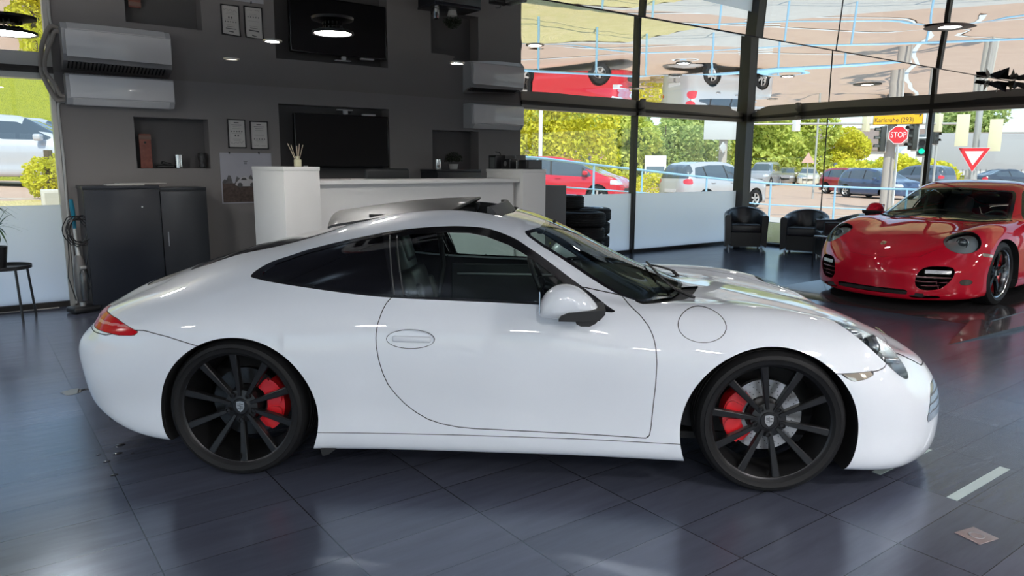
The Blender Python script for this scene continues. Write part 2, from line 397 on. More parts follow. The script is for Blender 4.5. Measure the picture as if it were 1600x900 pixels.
headg = mat('header_grey', (.26, .235, .21), .4, .3); pane = glass('shop_glass', (.90, .93, .92), .045)
m = bpy.data.materials.new('frosted_film'); m.use_nodes = True; n = m.node_tree.nodes; l = m.node_tree.links; n.clear()
tr = n.new('ShaderNodeBsdfTranslucent'); tr.inputs[0].default_value = (.97, .97, .97, 1); df = n.new('ShaderNodeBsdfDiffuse'); df.inputs[0].default_value = (.8, .82, .83, 1); rf = n.new('ShaderNodeBsdfRefraction') if False else n.new('ShaderNodeBsdfGlossy'); rf.inputs['Roughness'].default_value = .35
m1 = n.new('ShaderNodeMixShader'); m1.inputs[0].default_value = .12; m2 = n.new('ShaderNodeMixShader'); m2.inputs[0].default_value = .06; o_ = n.new('ShaderNodeOutputMaterial')
l.new(tr.outputs[0], m1.inputs[1]); l.new(df.outputs[0], m1.inputs[2]); l.new(m1.outputs[0], m2.inputs[1]); l.new(rf.outputs[0], m2.inputs[2]); l.new(m2.outputs[0], o_.inputs[0]); frost = m
HZ = 2.25     # underside of the header
wn_ = [0]
def window(x0, x1, y0, y1, frostz=None):
    "one glazed bay; runs along x (y0=y1) or along y (x0=x1)"
    wn_[0] += 1; t = .006; ax = abs(x1-x0) > abs(y1-y0)
    def bx(z0, z1, m_, nm, par, th=t, off=0):
        b = MB()
        if ax: b.box(x0, x1, y0-th+off, y0+th+off, z0, z1)
        else: b.box(x0-th+off, x0+th+off, min(y0, y1), max(y0, y1), z0, z1)
        return b.build(nm, m_, par)
    w_ = struct(bx(0, .055, frame, 'window_%d' % wn_[0], None, .035))
    bx(.055 if not frostz else frostz, HZ, pane, 'pane', w_)
    if frostz: bx(.055, frostz, frost, 'frosted_film', w_, .002)
    return w_
window(XL, -11.09, .03, .03, 1.03); window(-5.32, -3.0, .03, .03, .99); window(-2.94, -.12, .03, .03, .99)
window(-.03, -.03, -1.585, -.12); window(-.03, -.03, -3.24, -1.60); window(-.03, -.03, -6.5, -3.30); window(-.03, -.03, -9.9, -6.56); 
for i in range(3): window(XL+i*3.5+.05, XL+(i+1)*3.5-.05, YB, YB)
b = MB(); b.box(-7.0, 0, YB-.1, YB+.05, 0, 2.7); struct(b.build('wall_front', wallm))
b = MB(); b.box(-.06, .04, YB, -9.96, 0, 2.7); struct(b.build('wall_right', wallm))
for i in range(5): window(XL, XL, YB+i*3.3+.05, YB+(i+1)*3.3-.05)
# headers, posts and mullions
def bar(nm, x0, x1, y0, y1, z0, z1, m_=frame): b = MB(); b.box(x0, x1, y0, y1, z0, z1); return struct(b.build(nm, m_))
bar('trim_3', XL, X0, -.035, .12, HZ+.05, CEIL-.01); bar('trim_4', XL, X0, -.025, .10, HZ-.005, HZ+.05, alu)
bar('trim_5', X1, 0, -.035, .12, HZ+.05, CEIL-.01); bar('trim_6', X1, 0, -.025, .10, HZ-.005, HZ+.05, headg)
bar('trim_7', -.08, .05, YB, -.05, HZ+.05, CEIL-.01); bar('trim_8', -.07, .035, YB, -.05, HZ+.0, HZ+.05, headg)
bar('trim_9', XL, 0, YB-.1, YB+.05, 2.25, 2.7); bar('trim_10', XL-.1, XL+.05, YB, .1, 2.25, 2.7)
bar('trim_11', -.22, .0, -.12, .10, 0, CEIL+.02)          # corner post
bar('trim_12', -2.995, -2.945, -.03, .09, 0, CEIL+.01); bar('trim_13', -.075, .01, -3.30, -3.245, 0, CEIL+.01); bar('trim_14', -.037, -.023, -1.60, -1.585, .05, CEIL-.03)
bar('trim_15', -11.092, -11.05, -.03, .10, 0, CEIL, alu)
for k, y in enumerate((-6.53, -9.93, -13.23)): bar('trim_%d' % (16+k), -.075, .01, y-.03, y+.03, 0, 2.6)
for i in range(6): bar('trim_%d' % (19+i), XL+i*3.5-.05, XL+i*3.5+.05, YB-.05, YB+.05, 0, 2.7)
for i in range(1, 6): bar('trim_%d' % (25+i), XL-.05, XL+.05, YB+i*3.3-.05, YB+i*3.3+.05, 0, 2.7)
# small white sensor boxes on the window header
for (x, y) in ((-2.90, -.075), (-.145, -1.1)):
    b = MB(); b.box(-.05, .05, -.03, .03, -.035, .035, .012); o = b.build('alarm_contact', mat('sensor_beige', (.30, .27, .24), .5)); o.location = (x, y, 2.275)
    tag(o, 'small beige alarm contact on the dark header above the '+('left rear window joint' if x < -2 else 'right-hand window wall'), 'sensor')
# ------------------------------------------------------------------ lamps
lampm = mat('lamp_diffuser', (.9, .9, .9), .5, emit=(1, .97, .93), es=LAMP); lamp_hi = mat('work_lamp', (.9, .9, .9), .5, emit=(1, .965, .93), es=LAMP*1.0); housing = mat('lamp_housing', (.02, .02, .02), .35, .5); alloy = mat('lamp_ring', (.55, .52, .47), .3, .8); dimm = mat('lamp_dim', (.6, .55, .5), .5, emit=(1, .9, .75), es=1.2); offm = mat('lamp_off', (.05, .05, .05), .3)
def pendant(x, y, z, r, lab, group=None):
    t = thing('pendant_lamp', lab, 'lamp', (x, y, z), 0, group)
    b = MB(); b.lathe([(.0, .045), (r*.35, .045), (r*.45, .032), (r*.8, .026), (r, .018), (r+.004, 0), (r-.01, 0), (r-.02, .012)], 40); b.build('lamp_shade', housing, t)
    b = MB()
    for k in range(16):
        a = 2*math.pi*k/16; b.box(r*.18, r*.5, -.003, .003, .03, .05, 0, Matrix.Rotation(a, 3, 'Z'), (0, 0, 0))
    b.build('heat_sink', housing, t)
    b = MB(); b.lathe([(0, .004), (r-.02, .004), (r-.016, .012), (0, .012)], 40); b.build('diffuser', lamp_hi, t)
    b = MB(); b.tube([(0, 0, .08), (0, 0, CEIL+.0-z if y > SEAM else max(.1, 2.60-z if y < -8.75 else zB(y)-z))], .006, 8); b.build('cord', housing, t)
    return t
pendant(-9.70, -3.62, 2.335, .14, 'round pendant lamp glowing in front of the television recess'); pendant(-11.50, -2.25, 2.33, .17, 'round black pendant lamp lit at the top left, near the left air conditioner')
labs = ['small recessed spotlight lit beside the upper left of the television reflection', 'faint small spotlight close to the dark wall above the poster', 'small lit spotlight left of the right air conditioner', 'small lit spotlight just above the right air conditioner reflection', 'small lit spotlight above the silver car reflection', 'unlit black recessed spotlight in the ceiling beside the corner post', 'small lit spotlight just right of the corner post', 'lit spotlight with a wide black collar above the window with the trees', 'lit spotlight with a black collar beside the upper right mullion reflection', 'faint spotlight near the middle rear window', 'faint spotlight near the corner post end of the rear window']
for (x, y, k), lb in zip(SPOTS, labs):
    z = CEIL if y > SEAM else zB(y); t = thing('spotlight', lb, 'lamp', (x, y, z)); r = .055 if k < 2 else .07
    b = MB(); b.lathe([(r, .02), (r+.018, .0), (r+.018, -.008), (r, -.010), (r-.004, .0)], 32); b.build('lamp_ring', alloy if k < 2 else housing, t)
    if k == 2: b = MB(); b.lathe([(r+.018, 0), (r+.075, .0), (r+.085, -.006), (r+.018, -.009)], 32); b.build('collar', housing, t)
    b = MB(); b.lathe([(0, -.004), (r-.003, -.004), (r-.003, .01), (0, .01)], 32); b.build('diffuser', lampm if k in (1, 2) else dimm if k == .5 else offm, t)
b = MB(); random.seed(4); Vt = []; Ft = []
for k in range(9):
    cx, cy = -2.95+.13*k*.55, -5.02-.05*k*.5; c0_ = Vector((cx, cy, CEIL-.01)); q = len(Vt)
    Vt += [c0_, c0_+Vector((.16*random.uniform(.5, 1), .08*random.uniform(-1, 1), -.01)), c0_+Vector((random.uniform(-.05, .12), random.uniform(-.1, .1), -random.uniform(.05, .13))), c0_+Vector((-.10, random.uniform(-.12, .12), -random.uniform(.0, .05)))]; Ft += [(q, q+1, q+2), (q, q+2, q+3), (q, q+3, q+1)]
tag(mk('torn_film', Vt, Ft, housing), 'crumpled black torn ceiling film hanging from the seam near the right window mullion', 'torn film')
gi = 0
for yy in (-9.5, -11.6, -14.2):  # unseen lamp grid added to brighten the showroom interior
    for xx in (-15.3, -12.2, -9.1, -6.0, -2.6):
        pendant(xx, yy, 2.42, .24, 'added round fill lamp behind the photographer, %s row, %s from the left' % ({-9.5: 'nearest', -11.6: 'middle', -14.2: 'farthest'}[yy], {-15.3: 'first', -12.2: 'second', -9.1: 'third', -6.0: 'fourth', -2.6: 'fifth'}[xx]), 'added fill lamps behind the photographer')
for xx, yy, lb in ((-14.6, -6.0, 'added fill lamp at the left side of the showroom, nearer the photographer'), (-14.6, -3.2, 'added fill lamp at the left side of the showroom, nearer the windows'), (-2.2, -7.6, 'added fill lamp right of the red car, out of view')): pendant(xx, yy, 2.16 if yy < -5.2 else 2.26, .17, lb)  # three more out-of-view lamps added for interior brightness
# ------------------------------------------------------------------ rear-engined coupe
def coupe_net():
    c = []
    def col(*rows): c.append([list(r) for r in rows])
    col((-.88,0,.20),(-.965,0,.20),(-1.005,0,.30),(-1.02,0,.45),(-1.05,0,.58),(-1.06,0,.64),(-1.05,0,.69),(-1.01,0,.722),(-.95,0,.745),(-.88,0,.77))
    col((-.87,.38,.20),(-.95,.38,.20),(-.99,.40,.30),(-1.01,.41,.45),(-1.03,.40,.58),(-1.04,.39,.64),(-1.03,.37,.69),(-.98,.33,.725),(-.90,.22,.757),(-.80,0,.805))
    col((-.79,.62,.17),(-.85,.64,.17),(-.895,.67,.29),(-.91,.69,.45),(-.91,.69,.58),(-.90,.67,.66),(-.88,.63,.715),(-.83,.53,.755),(-.76,.32,.81),(-.68,0,.855))
    col((-.68,.72,.15),(-.71,.77,.15),(-.745,.80,.29),(-.75,.82,.45),(-.74,.81,.59),(-.73,.775,.675),(-.70,.71,.745),(-.65,.58,.795),(-.58,.35,.86),(-.52,0,.905))
    col((-.48,.79,.15),(-.5,.85,.15),(-.52,.875,.30),(-.52,.89,.46),(-.51,.885,.61),(-.49,.85,.715),(-.47,.775,.795),(-.43,.63,.855),(-.37,.37,.93),(-.33,0,.963))
    col((-.18,.82,.15),(-.2,.885,.15),(-.2,.905,.31),(-.2,.918,.49),(-.2,.912,.64),(-.19,.875,.76),(-.17,.80,.85),(-.14,.645,.94),(-.1,.38,1.02),(-.08,0,1.03))
    col((.12,.82,.15),(.12,.885,.15),(.12,.905,.31),(.12,.918,.51),(.12,.905,.67),(.12,.865,.79),(.12,.775,.91),(.13,.61,1.02),(.15,.36,1.075),(.16,0,1.092))
    col((.42,.80,.145),(.42,.86,.145),(.42,.888,.31),(.42,.903,.51),(.42,.888,.68),(.42,.838,.835),(.42,.745,.98),(.43,.575,1.11),(.44,.34,1.155),(.44,0,1.167))
    col((.72,.78,.145),(.72,.845,.145),(.72,.872,.31),(.72,.885,.50),(.72,.875,.68),(.72,.822,.852),(.72,.72,1.02),(.72,.55,1.165),(.72,.33,1.225),(.72,0,1.238))
    col((1.0,.78,.145),(1.0,.84,.145),(1.0,.862,.31),(1.0,.872,.50),(1.0,.864,.68),(1.0,.812,.846),(1.0,.71,1.025),(1.0,.545,1.185),(1.0,.32,1.236),(1.0,0,1.246))
    col((1.28,.78,.145),(1.28,.84,.145),(1.28,.862,.31),(1.28,.87,.50),(1.28,.862,.68),(1.28,.812,.838),(1.27,.71,.99),(1.26,.55,1.135),(1.27,.33,1.19),(1.28,0,1.203))
    col((1.52,.78,.145),(1.52,.84,.145),(1.52,.864,.31),(1.52,.872,.50),(1.52,.864,.68),(1.52,.81,.828),(1.51,.715,.925),(1.49,.575,1.035),(1.52,.34,1.085),(1.55,0,1.10))
    col((1.76,.79,.145),(1.76,.85,.145),(1.76,.872,.31),(1.76,.878,.50),(1.76,.868,.67),(1.76,.805,.808),(1.75,.72,.848),(1.76,.585,.905),(1.82,.34,.925),(1.87,0,.942))
    col((2.02,.80,.145),(2.02,.865,.145),(2.02,.888,.31),(2.02,.89,.49),(2.02,.876,.66),(2.02,.805,.785),(2.02,.695,.828),(2.04,.54,.822),(2.10,.31,.832),(2.15,0,.838))
    col((2.28,.80,.14),(2.28,.87,.14),(2.28,.895,.31),(2.28,.898,.48),(2.28,.88,.65),(2.28,.79,.785),(2.28,.67,.825),(2.29,.49,.802),(2.31,.26,.805),(2.33,0,.81))
    col((2.54,.79,.135),(2.54,.865,.135),(2.54,.893,.30),(2.54,.895,.47),(2.54,.875,.625),(2.54,.78,.762),(2.54,.665,.802),(2.54,.48,.768),(2.55,.25,.765),(2.56,0,.77))
    col((2.78,.76,.12),(2.78,.84,.12),(2.79,.872,.28),(2.79,.874,.44),(2.78,.85,.58),(2.77,.768,.705),(2.77,.655,.75),(2.78,.475,.715),(2.79,.25,.715),(2.80,0,.722))
    col((2.96,.69,.10),(2.98,.775,.10),(3.0,.805,.26),(3.0,.80,.40),(2.98,.775,.51),(2.955,.71,.625),(2.95,.61,.675),(2.97,.44,.655),(2.99,.24,.658),(3.0,0,.665))
    col((3.10,.57,.09),(3.14,.64,.085),(3.18,.665,.24),(3.175,.655,.36),(3.15,.63,.445),(3.12,.575,.53),(3.115,.49,.575),(3.13,.365,.575),(3.16,.20,.583),(3.17,0,.59))
    col((3.24,.36,.085),(3.30,.39,.075),(3.335,.41,.22),(3.335,.405,.33),(3.32,.39,.40),(3.29,.36,.465),(3.275,.31,.50),(3.275,.235,.515),(3.28,.12,.522),(3.285,0,.525))
    col((3.29,0,.085),(3.355,0,.07),(3.40,0,.20),(3.41,0,.30),(3.405,0,.365),(3.385,0,.42),(3.37,0,.45),(3.35,0,.47),(3.335,0,.482),(3.32,0,.49))
    P = np.array(c)
    P[0:3, 5:8, 0] += np.array([.035, .045, .035]); P[1:3, 5:8, 1] *= .95
    for k, dz in ((0, .03), (1, .03), (2, .09), (3, .085), (4, .035), (5, .015)): P[k, :2, 2] += dz; P[k, 2, 2] += dz*.4
    X = P[..., 0]; P[..., 0] = np.where(X < -.3, -.3+(X+.3)*.90, np.where(X > 3.1, X+(X-3.1)*.12, X))
    return P
def lines_paint(name, col, coat=1.0, rough=.35, metal=0): return mat(name, col, rough, metal, coat)
def make_wheel(P, x, s, yo, R, wd, style, front, dark, caliper_col, disc_col):
    "s=+1 left / -1 right, yo outer face distance from the centre line"
    yc = s*(yo-wd/2); rr = R-.060 if style == 'ten' else R-.075
    h = lambda t: t*s
    t = MB()
    if style == 'ten': lipm = dark
    else: lipm = mat('polished_rim', (.62, .63, .64), .18, 1)
    prof = [(rr, wd/2-.010), (rr+.004, wd/2-.006), (rr, wd/2-.016), (rr-.010, wd/2-.022), (rr-.013, wd/2-.045), (rr-.028, wd/2-.085), (rr-.030, -wd/2+.03), (rr-.006, -wd/2+.012)]
    t.lathe([(a, h(b)) for a, b in prof], 72, axis='y')
    rim = t.build('wheel', lipm, P, 40, loc=(x, yc, R))
    t = MB(); q = [(rr-.004, wd/2-.012), (rr+.006, wd/2-.002), (rr+.022, wd/2+.002), (rr+.026, wd/2+.0045), (rr+.029, wd/2+.001), (rr+.036, wd/2-.001), (rr+.044, wd/2-.005), (R-.008, wd/2-.018), (R-.002, wd/2-.032), (R, wd/2-.05)]
    grooves = []
    for g in (-.06, -.02, .02, .06): grooves += [(R, g+.006), (R-.008, g+.005), (R-.008, g-.005), (R, g-.006)][::1]
    prof = q+sorted([(a, b) for a, b in grooves if abs(b) < wd/2-.05], key=lambda k: -k[1])+[(a, -b) for a, b in q[::-1]]
    t.lathe([(a, h(b)) for a, b in prof], 96, axis='y'); t.build('tyre', mat('tyre_rubber', (.012, .012, .013), .6, 0, 0, .25, bump=(220, .15, .002)), rim, 30)
    sp = MB(); n = 10 if style == 'ten' else 5
    a0 = math.radians(27 if s < 0 else 27) if front else math.radians(21)
    ys = wd/2-.03
    def bar(a, r0, r1, w0, w1, y0, y1, th, b0=0):
        ca, sa = math.cos(a), math.sin(a); V = []
        for r_, w_, y_ in ((r0, w0, y0), (r1, w1, y1)):
            for dw, dy, k in ((-1, -th, 1), (1, -th, 1), (1, -.004, 1), (.72, 0, 1), (-.72, 0, 1), (-1, -.004, 1)):
                e = dw*w_/2; V.append((ca*r_-sa*e, h(y_+dy), sa*r_+ca*e))
        m = 6; F = [tuple(range(m)), tuple(range(m, 2*m))]+[(k, (k+1) % m, m+(k+1) % m, m+k) for k in range(m)]
        return V, F
    for k in range(n):
        a = a0+2*math.pi*k/n
        if style == 'ten': sp = MB(); sp.add(*bar(a, .050, rr-.006, .017, .037, ys-.022, ys+.006, .030)); sp.build('spoke', dark, rim, 30)
        else:
            sp = MB()
            for dd in (-.13, .13): sp.add(*bar(a+dd*.6, .05, rr-.03, .03, .028, ys-.02, ys-.012, .03))
            sp.add(*bar(a, .14, rr-.03, .06, .10, ys-.024, ys-.018, .02)); sp.build('spoke', dark, rim, 30)
    hb = MB(); hb.lathe([(0, h(ys-.020)), (.036, h(ys-.020)), (.040, h(ys-.024)), (.078, h(ys-.032)), (.085, h(ys-.06)), (.085, h(ys-.12)), (0, h(ys-.12))], 40, axis='y')
    hub = hb.build('hub', dark, rim, 30)
    for k in range(5):
        a = math.radians(53)+2*math.pi*k/5; b = MB()
        b.lathe([(0, h(ys-.024)), (.006, h(ys-.022)), (.009, h(ys-.014)), (.0125, h(ys-.014)), (.014, h(ys-.034))], 12, c=(.064*math.cos(a), 0, .064*math.sin(a)), axis='y'); b.build('wheel_bolt', mat('bolt_black', (.03, .03, .032), .35, .6), rim, 30)
    # crest on the cap
    cp = MB(); sh = [(-.018, .023), (0, .027), (.018, .023), (.019, 0), (.0135, -.015), (0, -.027), (-.0135, -.015), (-.019, 0)]
    cp.prism(sh, h(.002), 'xz', h(ys-.0205)); cp.cur = 1
    for (u0, u1, v0, v1) in ((-.014, -.002, .004, .007), (-.014, -.002, .012, .015), (.002, .014, -.002, .001), (.002, .013, -.009, -.006), (-.012, -.003, -.009, -.006), (.004, .014, .010, .014), (-.006, .006, .002, .003), (-.001, .001, -.018, .020)): cp.box(u0, u1, min(h(ys-.0185), h(ys-.0175)), max(h(ys-.0185), h(ys-.0175)), v0, v1)
    cp.build('crest', [mat('crest_silver', (.6, .6, .6), .3, .8), mat('crest_dark', (.12, .12, .12), .4, .5)], rim, 30)
    vb = MB(); vb.tube([(0, h(wd/2-.03), -(rr-.022)), (0, h(wd/2-.02), -(rr-.045))], .005, 8); vb.build('valve', mat('bolt_black'), rim)
    d = MB(); dy = h(ys-.105); r1 = .166
    d.lathe([(.09, dy), (r1, dy), (r1, dy-h(.03)), (.09, dy-h(.03))], 64, axis='y'); d.cur = 1
    for k in range(24):
        for j, rr_ in enumerate((.108, .124, .140, .156)):
            a = 2*math.pi*(k+j*.28)/24; d.cyl((rr_*math.cos(a), dy+h(.0003)-(0 if s > 0 else .0006), rr_*math.sin(a)), .0026, .0006, 8, 'y')
    d.build('brake_disc', [mat('disc_steel' if disc_col > .3 else 'disc_dark', (disc_col,)*3, .28, .9), mat('bolt_black')], rim, 30)
    # caliper
    ang = math.pi if front else 0.0
    cmat = mat('caliper_red', (.72, .012, .02), .3, 0, .8) if caliper_col else mat('caliper_grey', (.25, .25, .25), .4, .5)
    cal = MB(); seg = 14; A = math.radians(43)
    def arc(r0, r1, a0_, a1_, y0, y1):
        V = []; F = []
        for k in range(seg+1):
            a = ang+a0_+(a1_-a0_)*k/seg; e = 1-.10*abs(2*k/seg-1)**3
            for r_, y_ in ((r0, y0), (r1*e, y0), (r1*e, y1), (r0, y1)): V.append((r_*math.cos(a), h(y_), r_*math.sin(a)))
        for k in range(seg):
            for i in range(4): F.append((k*4+i, k*4+(i+1) % 4, k*4+4+(i+1) % 4, k*4+4+i))
        F += [(0, 1, 2, 3), tuple(seg*4+i for i in range(4))]; cal.add(V, F)
    arc(.112, .196, -A, A, ys-.155, ys-.066); arc(.125, .190, -A*.62, -A*.06, ys-.07, ys-.052); arc(.125, .190, A*.06, A*.62, ys-.07, ys-.052); arc(.10, .16, -A*1.18, -A*.9, ys-.14, ys-.08); arc(.10, .16, A*.9, A*1.18, ys-.14, ys-.08)
    cal.build('brake_caliper', cmat, rim, 40)
    return rim
def make_seat(P, x, y, m, m2):
    o = MB(); o.box(x-.28, x+.30, y-.24, y+.24, .30, .44, .05)
    st = o.build('seat', m, P, 60)
    b = MB(); R_ = Matrix.Rotation(math.radians(-17), 3, 'Y'); b.box(x-.36, x-.22, y-.24, y+.24, .36, .86, .055, R_, (x-.27, y, .38)); b.box(x-.33, x-.19, y-.21, y-.15, .42, .76, .028, R_, (x-.27, y, .38)); b.box(x-.33, x-.19, y+.15, y+.21, .42, .76, .028, R_, (x-.27, y, .38))
    b.box(x-.35, x-.25, y-.17, y+.17, .80, 1.06, .045, R_, (x-.27, y, .38)); b.build('backrest', m, st, 60)
    h_ = MB(); h_.box(x-.335, x-.235, y-.12, y+.12, .88, 1.075, .04, R_, (x-.27, y, .38)); h_.build('head_restraint', m2, st, 60)
    return st
def coupe(kind, label, loc, rz):
    white = kind == 'white'; S = net_surface(coupe_net())
    # the second car is the shorter, rounder-lamped relative
    def mp(V):
        if white: return V
        V = V.copy(); X = V[:, 0]; V[:, 0] = np.where(X < 0, X*1.02, np.where(X < 2.452, X*2.35/2.452, 2.35+(X-2.452)*.95)); V[:, 2] = V[:, 2]*1.0+np.clip((X-2.5)*.9, 0, 1)*np.clip(V[:, 2]-.3, 0, .4)*.16*np.clip((3.4-X)/.3, 0, 1); return V
    mx_ = lambda x: float(mp(np.array([[x, 0, 0.]]))[0, 0])
    T = thing('sports_coupe', label, 'car', loc, rz)
    if white:
        paint = mat('white_paint', (.80, .84, .90), .45, 0, 1.0); roofp = paint
    else:
        paint = mat('red_paint', (.52, .0, .018), .6, 0, 1.0, .15)
    black = mat('gloss_black_trim', (.008, .008, .009), .12, 0, .4); rub = rub_ = mat('black_plastic', (.018, .018, .019), .5); gapm = mat('shut_line_dark', (.03, .03, .032), .8); lin = mat('cabin_lining', (.012, .014, .014), .75)
    sideglass = glass('green_side_glass', (.80, .93, .89), .10); dark_glass = mat('privacy_glass', (.004, .004, .005), .03, 0, .3); scr = glass('windscreen_glass', (.72, .82, .78), .16 if white else .09) if white else glass('windscreen_clear', (.80, .86, .84), .07)
    RW, FW = (.01, 2.435)
    A1 = circ_f(.03, .305, .370); A2 = circ_f(2.418, .292, .386)
    body = S
    _, body = split(body, A1); _, body = split(body, A2)
    arches = [(A1, .305, .03), (A2, .292, 2.418)]
    # --- glass house
    DLO = [(.050,.935),(.115,.985),(.22,1.022),(.306,1.05),(.46,1.089),(.659,1.130),(.80,1.150),(.95,1.161),(1.063,1.160),(1.16,1.148),(1.269,1.110),(1.34,1.070),(1.417,1.022),(1.566,.921),(1.70,.834),(1.738,.812),(1.715,.806),(1.55,.822),(1.423,.833),(1.222,.840),(.99,.846),(.785,.853),(.638,.862),(.48,.877),(.342,.892),(.192,.908),(.10,.920)]
    dlo_f = side_f(DLO)
    dlo, body = split(body, dlo_f)
    qg = [(.10,.942),(.16,.985),(.306,1.035),(.46,1.074),(.60,1.104),(.655,1.112),(.70,.99),(.742,.866),(.64,.872),(.48,.888),(.342,.903),(.192,.920),(.12,.930)]
    dg = [(.715,1.112),(.80,1.124),(.95,1.134),(1.063,1.132),(1.14,1.118),(1.25,1.080),(1.33,1.038),(1.40,.995),(1.50,.925),(1.575,.872),(1.60,.848),(1.59,.838),(1.423,.845),(1.222,.851),(.99,.857),(.80,.863),(.79,.87),(.745,1.0)]
    qp, trim = split(dlo, side_f(qg, s=False)); dp, trim = split(trim, side_f(dg, s=False))
    # --- windscreen and cowl, rear window
    ws = [(1.405,-.2),(1.405,.2),(1.385,.38),(1.345,.47),(1.315,.515),(1.335,.545),(1.40,.575),(1.62,.638),(1.80,.685),(1.865,.70),(1.92,.66),(2.02,.53),(2.09,.36),(2.13,.18),(2.14,-.2)]
    wsf = top_f(ws, .6, s=False)
    cow = [(1.83,-.2),(1.83,.60),(1.85,.715),(1.90,.715),(2.00,.655),(2.065,.555),(2.13,.42),(2.19,.25),(2.222,.1),(2.226,-.2)]
    screen, body = split(body, wsf); screen, frit = split(screen, lambda V: wsf(V)+(.022 if white else .035)); cowl, body = split(body, top_f(smooth_poly(cow, 5)[5:-10], .6, s=False))
    rwf = top_f([(-.46,-.2),(-.455,.28),(-.42,.40),(-.30,.455),(.0,.49),(.25,.49),(.37,.47),(.40,.40),(.43,.2),(.435,-.2)], .6, s=False)
    rwin, body = split(body, rwf)
    gaps = Piece(np.zeros((0, 3)), np.zeros((0, 3)), [])
    holes = []
    def take(p, fn, w=.0020 if white else .0010):
        nonlocal gaps
        a, g, o = carve(p, fn, w); gaps = gaps.join(g); return a, o
    # --- door
    DR = [(.741,.862),(.716,.835),(.698,.80),(.680,.74),(.674,.69),(.677,.642),(.688,.58),(.704,.523),(.726,.468),(.76,.42),(.80,.375),(.847,.337),(.90,.305),(.965,.283),(1.04,.270),(1.111,.265),(1.50,.258),(1.885,.252),(1.899,.256),(1.906,.30),(1.912,.40),(1.919,.50),(1.921,.60),(1.916,.66),(1.905,.71),(1.885,.752),(1.850,.795),(1.80,.835),(1.775,.86),(1.60,.90),(1.2,.93),(.8,.93)]
    door, body = take(body, side_f(DR, s=False))
    # --- lamps
    if white:
        HL = dir_f((2.925, .665, .665), (.62, -.02, -.62), (-.35, .85, -.25), .228, .106, 2.0)
        hl, body = take(body, HL, .0012)
        TLp = [(-.425,.683),(-.50,.706),(-.58,.728),(-.66,.736),(-1.2,.730),(-1.2,.672),(-.66,.668),(-.54,.662),(-.455,.668)]
        TL = lambda V, g=sdf(TLp): np.maximum(np.maximum(g(np.stack([V[:, 0]-np.clip(.75-V[:, 1], 0, .3)*0.0, V[:, 2]], 1)), V[:, 0]+.4), .50-V[:, 1])
        tl, body = take(body, TL, .0012)
        sg, body = take(body, side_f([(2.70,.566),(2.78,.568),(2.875,.570),(2.862,.552),(2.82,.538),(2.765,.533)], s=False), .001)
        drl, body = take(body, lambda V, g=sdf([(3.175,.285),(3.20,.33),(3.235,.390),(3.27,.425),(3.50,.425),(3.50,.292),(3.33,.290)]): np.maximum(np.maximum(g(V[:, [0, 2]]), .34-V[:, 1]), V[:, 1]-.66), .001)
    else:
        HL = dir_f((2.935, .655, .660), (.50, -.20, -.66), (.0, 1, -.1), .165, .150, 2.0)
        hl, body = take(body, HL, .0012)
        TL = lambda V, g=sdf([(-.50,.66),(-.60,.72),(-1.2,.74),(-1.2,.62),(-.6,.63)]): np.maximum(np.maximum(g(V[:, [0, 2]]), V[:, 0]+.4), .47-V[:, 1])
        tl, body = take(body, TL, .0012)
        sg, body = take(body, side_f([(2.725,.535),(2.80,.545),(2.875,.550),(2.872,.522),(2.80,.512),(2.735,.508)], s=False), .001)
    # --- fuel cap (right side only), hood, engine lid, bumpers
    FC = lambda V: np.maximum(np.hypot((V[:, 0]-2.118)/1.10, (V[:, 2]-.757)/.70)*.098/.098-.0955, .5-V[:, 1])
    bodyR = None
    FB = [(2.60,.567),(2.888,.567),(2.93,.575),(2.965,.60),(3.0,.606),(3.07,.588),(3.13,.560),(3.20,.525),(3.26,.492),(3.50,.455),(3.6,0),(2.5,-.2),(2.5,.567)]
    fb, body = take(body, lambda V, g=sdf(FB): np.where((V[:, 0] > 2.5), np.minimum(g(V[:, [0, 2]]), .05), .05), .0020 if white else .0004)
    HD = [(2.05,-.3),(2.05,.60),(2.16,.595),(2.4,.575),(2.7,.545),(2.92,.505),(3.03,.46),(3.10,.39),(3.145,.28),(3.165,.14),(3.17,-.3)]
    hood, body = take(body, top_f(HD, .45, s=False), .0020 if white else .0004)
    RB = [(-1.3,.655),(-.62,.655),(-.48,.690),(-.40,.693),(-.28,.672),(-.10,.625),(.0,.62),(.05,.1),(-1.3,.05)]
    rb, body = take(body, lambda V, g=sdf(RB): np.where(V[:, 0] < .02, np.minimum(g(V[:, [0, 2]]), .05), .05))
    EL = [(-.985,-.3),(-.98,.30),(-.94,.44),(-.86,.52),(-.72,.555),(-.50,.50),(-.475,.3),(-.47,-.3)]
    lid, body = take(body, top_f(EL, .60, s=False))
    gr, lid = split(lid, top_f([(-.70,-.2),(-.69,.34),(-.66,.39),(-.56,.40),(-.52,.36),(-.50,-.2)], .6, s=False))
    # side sill strip
    sk, body = take(body, lambda V: np.maximum(np.maximum(V[:, 2]-.232-(V[:, 0]-.4)*.0, .36-V[:, 0]), np.maximum(V[:, 0]-2.06, .6-V[:, 1])), .0016)
    # --- intakes on the second car's nose
    intake = None
